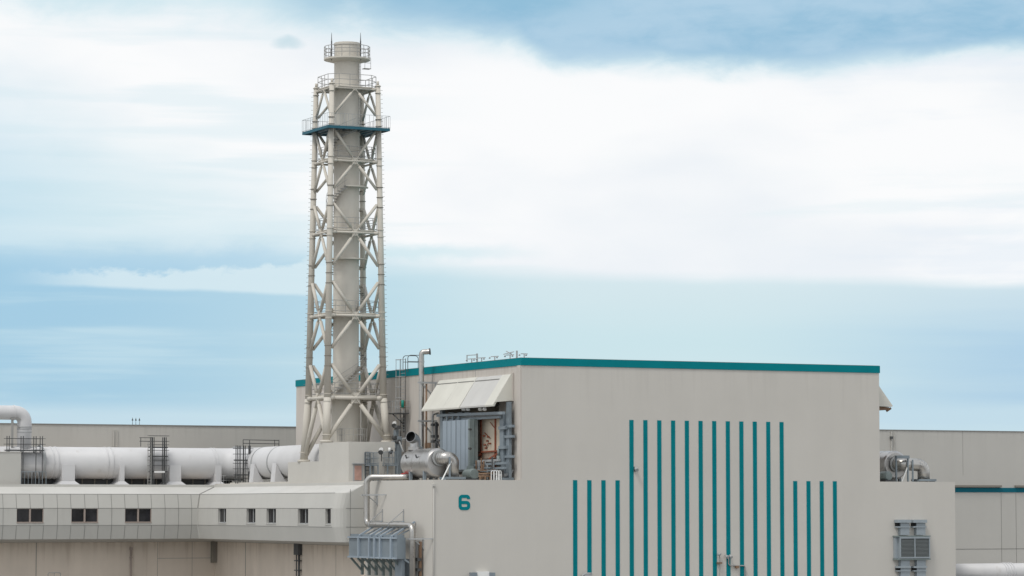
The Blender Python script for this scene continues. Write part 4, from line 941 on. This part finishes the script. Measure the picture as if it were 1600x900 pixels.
for px in (598, 631):                       # triangular hangers on the wall
    y = on_x(px, 800, XL).y; z0, z1 = z_at((XL, y), 798), z_at((XL, y), 815); q = MB(); q.box(XL - .06, XL - .004, y - .06, y + .06, z1 - .1, z0 + .15); q.beam((XL - .05, y, z0), (XP - .1, y + .2, zmd + .3), .07, .07); q.beam((XL - .05, y, zmd + .3), (XP - .2, y + .1, zmd + .3), .06, .08); q.build('hanger', M['brown' if px > 700 else 'grey'], sp)
bb = thing('ribbed_box', 'ribbed blue grey steel box on slanted struts at the wing corner', 'steel box', (-10.6, 8, 4))
y0b, y1b, zb0, zb1 = 2.6, 13.3, 4.55, 6.36
q = MB(); q.box(-10.6, -9.78, y0b, y1b, zb0, zb1); q.box(-10.5, -9.85, y0b + .1, y1b - .1, zb1 + .003, zb1 + .25); q.build('box', M['bluegrey'], bb)
for px in (560, 576.5, 585, 593.5, 610.5):
    y = on_x(px, 856, -10.75).y; q = MB(); q.box(-10.8, -10.603, y - .13, y + .13, zb0 - .02, zb1 + .1); q.beam((-10.7, y, zb1 + .1), (-8.5, y, zb1 + 1.35), .2, .14); q.beam((-10.3, y, zb1 + .05), (-8.5, y, zb1 + .9), .1, .1); q.build('rib', M['blue_door'], bb)
for z in (zb0 - .02, zb1 - .1): q = MB(); q.box(-10.76, -10.604, y0b - .05, y1b, z, z + .14); q.build('flange', M['blue_door'], bb)
for k in range(7):
    y = y1b - .2 - k * (y1b - y0b - 1.2) / 6; q = MB(); q.beam((-10.5, y, zb0 - .05), (-9.42, y, zb0 - 1.2), .2, .16); q.box(-9.5, -9.3, y - .13, y + .13, zb0 - 1.55, zb0 - .05); q.box(-9.299, XL - .005, y - .08, y + .08, zb0 - .35, zb0 - .2); q.build('strut', M['motor'], bb)
q = MB(); a_, b_ = on_x(617, 880, -10.1), on_x(627.5, 880, -10.1); q.box(-10.1, -9.8, b_.y, a_.y, 0, zb0 - .004); q.beam((-9.85, b_.y - .1, zb0 - .05), (-9.2, b_.y - .6, zb0 - .6), .12, .12); q.build('post', M['bluegrey'], bb)
q = MB(); q.box(-9.75, -9.0, y0b + .6, y0b + 2.0, 1.2, zb0 - .02); q.build('end_box', M['bluegrey'], bb)
fr = thing('cable_rack', 'brown and grey vertical cable rack right of the descending pipe', 'cable rack', (XL - .3, -.2, 0))
for px, mt in ((651, 'grey'), (657.5, 'brown')):
    y = on_x(px, 870, XL - .25).y; q = MB(); q.box(XL - .4, XL - .2, y - .1, y + .1, 0, z_at((XL, y), 846)); q.build('rail', M[mt], fr)
for py in (874, 890): y = on_x(654, 870, XL - .3).y; q = MB(); z = z_at((XL, y), py); q.box(XL - .6, XL - .25, y - .5, y + .5, z - .12, z + .12); q.build('cable_clamp', M['dark'], fr)

# ------------------------------------------------------------------ small things on the front wall
t_ = thing('wall_lamp', 'small grey lamp beside the first tall teal stripe', 'lamp', on_y(992, 733, 0))
p = on_y(992, 733, -.02); q = MB(); q.box(p.x - .1, p.x + .1, -.14, -.004, p.z - .2, p.z + .2); q.build('back_plate', M['dark'], t_)
q = MB(); q.cyl(p + Vector((0, -.1, .1)), p + Vector((-.02, -.45, -.1)), .12, .17, n=12); q.build('lamp_head', M['grey'], t_)
t_ = thing('sensor_pole', 'thin grey pole with a sensor head on the wall between two tall stripes', 'pole', on_y(1125, 895, -.2))
p = on_y(1124.5, 880, -.25); q = MB(); q.cyl((p.x, -.25, 1), (p.x, -.25, z_at(p, 868)), .045, n=6); q.build('pole', M['rail'], t_)
q = MB(); z = z_at(p, 866.5); q.cyl((p.x - .2, -.3, z), (p.x + .1, -.2, z + .05), .11, n=10); q.build('head', M['grey'], t_)
q = MB(); z = z_at(p, 879.5); q.box(p.x - .2, p.x + .22, -.35, -.004, z - .08, z + .06); q.build('bracket', M['brown'], t_)
t_ = thing('conduit', 'white stepped conduit with a double lamp crossing two teal stripes', 'conduit', on_y(1150, 884, -.12))
P = [on_y(1138.5, 868, -.12), on_y(1138.5, 883.5, -.12), on_y(1163, 884, -.12), on_y(1164.5, 900, -.12)]; P[3].x = P[2].x + .1; P[2].x = P[3].x; P[3] = Vector((P[3].x, -.12, 1.0))
q = MB(); q.tube(P, .055, .2, n=8); q.build('tube', M['rail'], t_)
for px in (1135, 1141): p = on_y(px, 869.5, -.2); q = MB(); q.cyl(p + Vector((0, .1, .1)), p + Vector((0, -.25, -.08)), .09, .13, n=10); q.build('lamp_head', M['grey'], t_)
q = MB(); p = on_y(1151, 886, -.1); q.box(p.x - .14, p.x + .14, -.3, -.004, p.z - .1, p.z + .12); q.build('junction_box', M['brown'], t_)
t_ = thing('vent_cowl', 'pale blue grey vent cowl at the foot of the front wall below the numeral', 'vent cowl', on_y(756, 900, -.3))
for px in (740.5, 769): p = on_y(px, 897, -.4); q = MB(); q.box(p.x - .25, p.x + .25, -.5, -.004, p.z - 1.2, p.z + .13); q.build('hood', M['bluegrey'], t_)
p = on_y(755, 894.5, -.3); q = MB(); q.box(p.x - .55, p.x + .55, -.35, -.006, p.z - 1.2, p.z + .08); q.build('casing', M['white'], t_)
t_ = thing('wall_lamp', 'rounded grey lamp hood over the second short teal stripe', 'lamp', on_y(917, 898, -.2))
p = on_y(917, 897, -.2); q = MB(); q.sweep([(p.x - .5, -.25, p.z - .35), (p.x - .38, -.25, p.z - .05), (p.x - .2, -.25, p.z + .03), (p.x + .42, -.25, p.z + .03)], .1, 8); q.box(p.x - .3, p.x + .4, -.35, -.06, p.z - .5, p.z - .02); q.build('hood', M['grey'], t_)
t_ = thing('hoop_barrier', 'small grey inverted-U pipe hoop in front of the tan base wall', 'barrier', on_y(85, 895, YI - 1.5))
a_, b_ = on_y(75, 895, YI - 1.5), on_y(94.5, 895, YI - 1.5); q = MB(); q.tube([(a_.x, a_.y, 0), (a_.x, a_.y, a_.z), (b_.x, a_.y, a_.z), (b_.x, a_.y, 0)], .04, .15, n=6); xm = (a_.x + b_.x) / 2; q.cyl((xm, a_.y, 0), (xm, a_.y, a_.z), .03, n=6); q.build('frame', M['rail'], t_)
# louvred ventilation unit
lv = thing('ventilation_unit', 'blue grey louvred ventilation unit with four hooded stubs on the right wall', 'ventilation unit', on_y(1425, 856, -.3))
a_, b_ = on_y(1401, 873, -.55), on_y(1452, 838.5, -.55)
q = MB(); q.box(a_.x + .3, b_.x, -.55, -.004, a_.z, b_.z); q.box(a_.x, a_.x + .28, -.35, -.005, a_.z + .02, b_.z - .02); q.build('casing', M['vent'], lv)
q = MB(); q.box(a_.x - .08, b_.x + .12, -.6, -.006, b_.z + .003, b_.z + .1); q.box(a_.x - .08, b_.x + .12, -.6, -.006, a_.z - .12, a_.z - .003); q.build('rim', M['motor'], lv)
xm = (a_.x + .3 + b_.x) / 2
for x0, x1 in ((a_.x + .4, xm - .05), (xm + .05, b_.x - .1)):
    q = MB(); n_ = 14; H_ = b_.z - a_.z - .3
    for k in range(n_): z = a_.z + .15 + H_ * k / n_; q.poly([(x0, -.56, z), (x1, -.56, z), (x1, -.64, z + H_ / n_ * .25), (x0, -.64, z + H_ / n_ * .25)]); q.poly([(x0, -.64, z + H_ / n_ * .25), (x1, -.64, z + H_ / n_ * .25), (x1, -.56, z + H_ / n_), (x0, -.56, z + H_ / n_)])
    q.build('louvre', M['louvre'], lv)
q = MB()
for x in (a_.x + .32, xm - .05, b_.x - .09): q.box(x, x + .09, -.68, -.552, a_.z + .02, b_.z - .02)
q.box(a_.x + .33, b_.x, -.67, -.553, b_.z - .16, b_.z - .03); q.box(a_.x + .33, b_.x, -.67, -.553, a_.z + .03, a_.z + .14); q.build('louvre_frame', M['vent'], lv)
for px in (1411.5, 1436.5):
    for top in (1, 0):
        py0, py1 = (812, 838) if top else (874, 905)
        x0, x1 = on_y(px - 10.5, 830, -.4).x, on_y(px + 10.5, 830, -.4).x; z1, z0 = on_y(px, py0, -.4).z, on_y(px, py1, -.4).z
        q = MB(); q.box(x0 + .42, x1 - .08, -.42, -.007, z0 + .12 if top else z0, z1 if not top else z1 - .3)
        if top: q.box(x0, x1, -.6, -.008, z1 - .28, z1); q.box(x0 + .03, x1 - .02, -.5, -.009, z1 - .72, z1 - .6)
        else: q.box(x0 + .03, x1 - .02, -.55, -.009, z1 - .78, z1 - .62); q.box(x0 + .03, x1 - .02, -.5, -.01, z1 - 1.1, z1 - 1.0)
        q.build('stub', M['vent'], lv)
        q = MB(); q.box(x0 + .06, x0 + .4, -.3, -.012, z1 - .6 if top else z1 - 1.0, z1 - .3 if top else z1 - .78); q.build('intake', M['black'], lv)
# white pipe at the lower right
wp = thing('white_pipe', 'fat white pipe with ring flanges running off at the lower right', 'pipe', (55, 5, 3))
yp = 6.0; c_ = on_y(1500, 895, yp); rp = c_.z and (895 - 881) * (CAM - Vector((c_.x, yp, 0))).length / F
q = MB(); q.cyl((c_.x - 6, yp, c_.z), (c_.x + 60, yp, c_.z), rp, n=32); q.build('pipe', M['duct'], wp)
for px in (1573, 1577, 1581.5, 1585.5): x = on_y(px, 890, yp - rp).x; q = MB(); q.prof((x, yp, c_.z), (1, 0, 0), [(0, rp), (0, rp + .07), (.1, rp + .07), (.1, rp)], n=32); q.build('flange', M['duct'], wp)
for x in (c_.x + 2.5, c_.x + 14): q = MB(); q.box(x, x + .5, yp - .4, yp + .4, 0, c_.z - rp * .8); q.build('support', M['concrete'], wp)

for o in list(COL.objects):
    if o.name.startswith('lamp_bracket'): o.scale = (1, 1, .78)
# ------------------------------------------------------------------ sky and light
W = bpy.data.worlds.new('World'); S.world = W; W.use_nodes = True
nt = W.node_tree; N = nt.nodes; L = nt.links
bg = N['Background']; bg.inputs['Strength'].default_value = 0.1
sky = N.new('ShaderNodeTexSky'); sky.sky_type = 'NISHITA'; sky.sun_disc = False
SUN_EL, SUN_AZ = 58.0, -50.0                # degrees above the horizon / clockwise from +Y (camera looks at +25.5)
SDIR = Vector((-0.60, -0.34, 0.0)).normalized() * math.cos(rad(SUN_EL)) + Vector((0, 0, math.sin(rad(SUN_EL))))
sky.sun_elevation = rad(SUN_EL); sky.sun_rotation = math.atan2(SDIR.x, SDIR.y)
sky.air_density = 1.0; sky.dust_density = 1.0
def K(v): n_ = N.new('ShaderNodeValue'); n_.outputs[0].default_value = v; return n_.outputs[0]
def op(o, a_, b_=None, c_=None, clamp=False):
    n_ = N.new('ShaderNodeMath'); n_.operation = o; n_.use_clamp = clamp
    for i, v in enumerate((a_, b_, c_)):
        if v is None: continue
        if isinstance(v, (int, float)): n_.inputs[i].default_value = v
        else: L.new(v, n_.inputs[i])
    return n_.outputs[0]
def smooth(v, a_, b_):
    n_ = N.new('ShaderNodeMapRange'); n_.interpolation_type = 'SMOOTHSTEP'
    L.new(v, n_.inputs[0])
    for i, q_ in ((1, a_), (2, b_)):
        if isinstance(q_, (int, float)): n_.inputs[i].default_value = q_
        else: L.new(q_, n_.inputs[i])
    return n_.outputs[0]
def mixc(f, a_, b_):
    n_ = N.new('ShaderNodeMix'); n_.data_type = 'RGBA'
    if isinstance(f, (int, float)): n_.inputs[0].default_value = f
    else: L.new(f, n_.inputs[0])
    for i, v in ((6, a_), (7, b_)):
        if isinstance(v, tuple): n_.inputs[i].default_value = (*v, 1)
        else: L.new(v, n_.inputs[i])
    return n_.outputs[2]
def lin(r_, g_, b_, k=10.0):
    f = lambda c: (c / 255 / 12.92 if c / 255 <= .04045 else ((c / 255 + .055) / 1.055) ** 2.4) * k
    return (f(r_), f(g_), f(b_))
tc = N.new('ShaderNodeTexCoord'); sx = N.new('ShaderNodeSeparateXYZ'); nrm = N.new('ShaderNodeVectorMath'); nrm.operation = 'NORMALIZE'
L.new(tc.outputs['Generated'], nrm.inputs[0]); L.new(nrm.outputs[0], sx.inputs[0])
az = op('SUBTRACT', op('MULTIPLY', op('ARCTAN2', sx.outputs[0], sx.outputs[1]), 57.2958), 25.5)      # bearing, degrees from the street axis
el = op('MULTIPLY', op('ARCSINE', sx.outputs[2]), 57.2958)                                            # elevation, degrees
def noise(sa, se, sc, det=5, rough=.55, dist=0.0, seed=0.0):
    cb_ = N.new('ShaderNodeCombineXYZ'); L.new(op('MULTIPLY', az, sa), cb_.inputs[0]); L.new(op('MULTIPLY', el, se), cb_.inputs[1]); cb_.inputs[2].default_value = seed
    n_ = N.new('ShaderNodeTexNoise'); n_.inputs['Scale'].default_value = sc; n_.inputs['Detail'].default_value = det; n_.inputs['Roughness'].default_value = rough; n_.inputs['Distortion'].default_value = dist
    L.new(cb_.outputs[0], n_.inputs['Vector']); return op('SUBTRACT', n_.outputs['Fac'], .5)
def curve(v, pts, lo=-10., hi=10., vmax=12.):   # piecewise profile of v
    cr = N.new('ShaderNodeValToRGB'); cr.color_ramp.interpolation = 'EASE'
    L.new(op('DIVIDE', op('SUBTRACT', v, lo), hi - lo), cr.inputs[0])
    E_ = cr.color_ramp.elements
    while len(E_) < len(pts): E_.new(.5)
    for e_, (p, q) in zip(sorted(E_, key=lambda x: x.position), pts): pass
    for i, (p, q) in enumerate(pts): E_[i].position = (p - lo) / (hi - lo); E_[i].color = (q / vmax,) * 3 + (1,)
    return op('MULTIPLY', cr.outputs[0], vmax)
nA = noise(.16, .55, 1.0, 6, .55, .4, 3.1)      # broad streaks
nB = noise(.5, 1.1, 1.4, 7, .6, .3, 8.2)        # billows
nC = noise(.10, 1.6, 1.2, 5, .5, .2, 5.5)       # thin bands
nD = noise(.9, 1.6, 2.2, 6, .6, .2, 1.7)
# clear and thinly veiled lower sky
low = mixc(smooth(az, -9, 2), lin(163, 206, 232), lin(206, 232, 240))
low = mixc(smooth(az, 3.5, 10.5), low, lin(174, 209, 235))
low = mixc(smooth(op('ADD', el, op('MULTIPLY', nC, .5)), 2.05, 1.65), low, lin(196, 224, 240))
low = mixc(op('MULTIPLY', smooth(op('ADD', nC, op('MULTIPLY', nA, .5)), -.10, .22), .28), low, lin(212, 234, 241))
low = mixc(op('MULTIPLY', op('MULTIPLY', smooth(el, 3.0, 4.1), smooth(az, -2.5, 1.5)), .7), low, lin(220, 236, 242))
base = mixc(.12, low, sky.outputs[0])
# veil between 4 and 7 degrees on the left
veil = mixc(smooth(op('ADD', nC, op('MULTIPLY', nA, .8)), -.22, .24), lin(208, 231, 239), lin(234, 244, 248))
veil = mixc(op('MULTIPLY', smooth(az, -6.5, -10.5), op('ADD', .5, nA)), veil, lin(182, 216, 236))
col = mixc(smooth(op('ADD', el, op('MULTIPLY', nA, 1.2)), curve(az, [(-10, 4.1), (-4.5, 4.1), (-1.5, 3.9), (10, 3.9)]), 5.2), base, veil)
# white main cloud
edge = curve(az, [(-10, 5.7), (-6, 5.0), (-4.2, 4.6), (-2.6, 4.25), (-.6, 4.1), (1, 4.07), (10, 4.02)])
edge = op('ADD', edge, op('MULTIPLY', nC, .22))
soft = curve(az, [(-10, 3.4), (-5, 2.4), (-3, 1.0), (0, .45), (2, .3), (10, .26)])
nS = noise(.22, .5, .9, 2.5, .45, .2, 11.7)
e2 = op('ADD', el, op('MULTIPLY', op('ADD', op('MULTIPLY', nS, 1.1), op('MULTIPLY', nB, .25)), op('MULTIPLY', soft, .8)))
white = mixc(smooth(op('ADD', op('MULTIPLY', nB, .15), nS), -.22, .10), lin(237, 242, 247), lin(251, 252, 253))
white = mixc(op('MULTIPLY', op('MULTIPLY', smooth(op('ADD', nA, op('MULTIPLY', nC, .6)), .0, .2), smooth(az, 3.5, 8)), .55), white, lin(226, 236, 246))
white = mixc(op('MULTIPLY', op('MULTIPLY', smooth(op('ADD', nC, op('MULTIPLY', nB, .3)), .04, .2), smooth(el, 6.8, 5.4)), .4), white, lin(228, 241, 245))
wm = smooth(e2, edge, op('ADD', edge, soft))
col = mixc(wm, col, white)
# paler blue openings in the white near the tower
op1 = op('MULTIPLY', smooth(op('ABSOLUTE', op('SUBTRACT', el, op('ADD', 4.72, op('MULTIPLY', nD, .25)))), .22, .02), op('MULTIPLY', smooth(az, -4.0, -2.6), smooth(az, 1.0, -1.6)))
col = mixc(op('MULTIPLY', op1, .7), col, lin(205, 231, 239))
vs = op('MULTIPLY', smooth(op('ADD', nC, op('MULTIPLY', nS, .8)), .02, .2), smooth(az, 0, -5))
col = mixc(op('MULTIPLY', vs, .4), col, lin(206, 230, 239))
# bright streak low on the left, crisp along its lower edge
sb = op('ADD', curve(az, [(-10, 4.05), (-8.6, 4.02), (-6, 3.95), (-3.9, 3.88), (10, 3.85)]), op('MULTIPLY', nD, .05))
st_ = op('ADD', op('ADD', sb, curve(az, [(-10, .05), (-9, .22), (-6.5, .33), (-4.5, .5), (-3.6, .62), (10, .3)], vmax=2.)), op('MULTIPLY', nD, .6))
sm = op('MULTIPLY', smooth(el, sb, op('ADD', sb, .10)), smooth(el, op('ADD', st_, .12), op('SUBTRACT', st_, .04)))
sm = op('MULTIPLY', sm, op('MULTIPLY', smooth(az, -9.6, -7.2), smooth(az, -2.2, -3.6)))
shade = op('MULTIPLY', op('MULTIPLY', smooth(op('ABSOLUTE', op('SUBTRACT', el, op('ADD', op('ADD', st_, .18), op('MULTIPLY', nB, .3)))), .42, .0), smooth(az, -9.8, -8)), smooth(az, -3.3, -5))
col = mixc(op('MULTIPLY', shade, .45), col, lin(178, 212, 234))
col = mixc(op('MULTIPLY', sm, .75), col, lin(220, 237, 243))
# right: the soft lower edge of the white cloud
# blue grey cloud bank along the top
up = curve(az, [(-10, 9.6), (-8.2, 9.15), (-6, 9.25), (-3.4, 9.0), (-1.8, 8.75), (-.2, 8.55), (.9, 8.22), (2.2, 8.2), (3.6, 8.12), (5.4, 8.06), (7, 8.22), (10, 8.4)])
us = curve(az, [(-10, .9), (-4, .8), (-.5, .6), (.8, .36), (10, .34)])
uu = op('ADD', el, op('MULTIPLY', nB, op('ADD', .25, op('MULTIPLY', us, 1.1))))
bank = mixc(smooth(op('ADD', nA, op('MULTIPLY', nB, .7)), -.2, .22), lin(143, 188, 216), lin(176, 207, 228))
bank = mixc(smooth(az, -1.5, -5.5), bank, lin(206, 230, 239))
halo = smooth(uu, op('SUBTRACT', up, op('MULTIPLY', us, .8)), op('ADD', up, op('MULTIPLY', us, .4)))
col = mixc(op('MULTIPLY', halo, .8), col, lin(205, 230, 239))
col = mixc(smooth(uu, op('SUBTRACT', up, op('MULTIPLY', us, .25)), op('ADD', up, us)), col, bank)
# darker bank directly above the tower head
dk_ = op('MULTIPLY', smooth(op('ADD', el, op('MULTIPLY', nB, .5)), 8.75, 9.5), op('MULTIPLY', smooth(az, -5.2, -3.2), smooth(az, 2.5, .5)))
col = mixc(op('MULTIPLY', dk_, .6), col, lin(150, 193, 218))
# small dark wisp
wx = op('DIVIDE', op('SUBTRACT', az, -4.19), .26); wy = op('DIVIDE', op('SUBTRACT', el, op('SUBTRACT', 8.62, op('MULTIPLY', op('ABSOLUTE', wx), .05))), .11)
wd_ = op('ADD', op('ADD', op('MULTIPLY', wx, wx), op('MULTIPLY', wy, wy)), op('MULTIPLY', nD, 1.6))
col = mixc(op('MULTIPLY', smooth(wd_, 2.2, -.2), .6), col, lin(180, 212, 224))
# overcast dome above and behind
nU = N.new('ShaderNodeTexNoise'); nU.inputs['Scale'].default_value = 2.5; nU.inputs['Detail'].default_value = 6; L.new(nrm.outputs[0], nU.inputs['Vector'])
dome = mixc(smooth(nU.outputs['Fac'], .35, .65), (7.6, 8.3, 9.0), (13.2, 13.1, 12.8))
dome = mixc(.25, dome, sky.outputs[0])
far = op('MAXIMUM', smooth(el, 11, 22), smooth(op('ABSOLUTE', az), 14, 40))
col = mixc(far, col, dome)
L.new(col, bg.inputs['Color'])
sl = bpy.data.lights.new('Sun', 'SUN'); sl.energy = 1.5; sl.angle = rad(13); sl.color = (1.0, .96, .90)
so = bpy.data.objects.new('Sun', sl); COL.objects.link(so); so.rotation_euler = SDIR.to_track_quat('Z', 'Y').to_euler(); so.location = (0, 0, 100)
S.view_settings.view_transform = 'Standard'; S.view_settings.look = 'None'; S.view_settings.gamma = 1; S.view_settings.exposure = 0
S.view_settings.use_curve_mapping = False
S.render.engine = 'CYCLES'
S.cycles.max_bounces = 6; S.cycles.diffuse_bounces = 3; S.cycles.glossy_bounces = 3
S.cycles.use_denoising = True
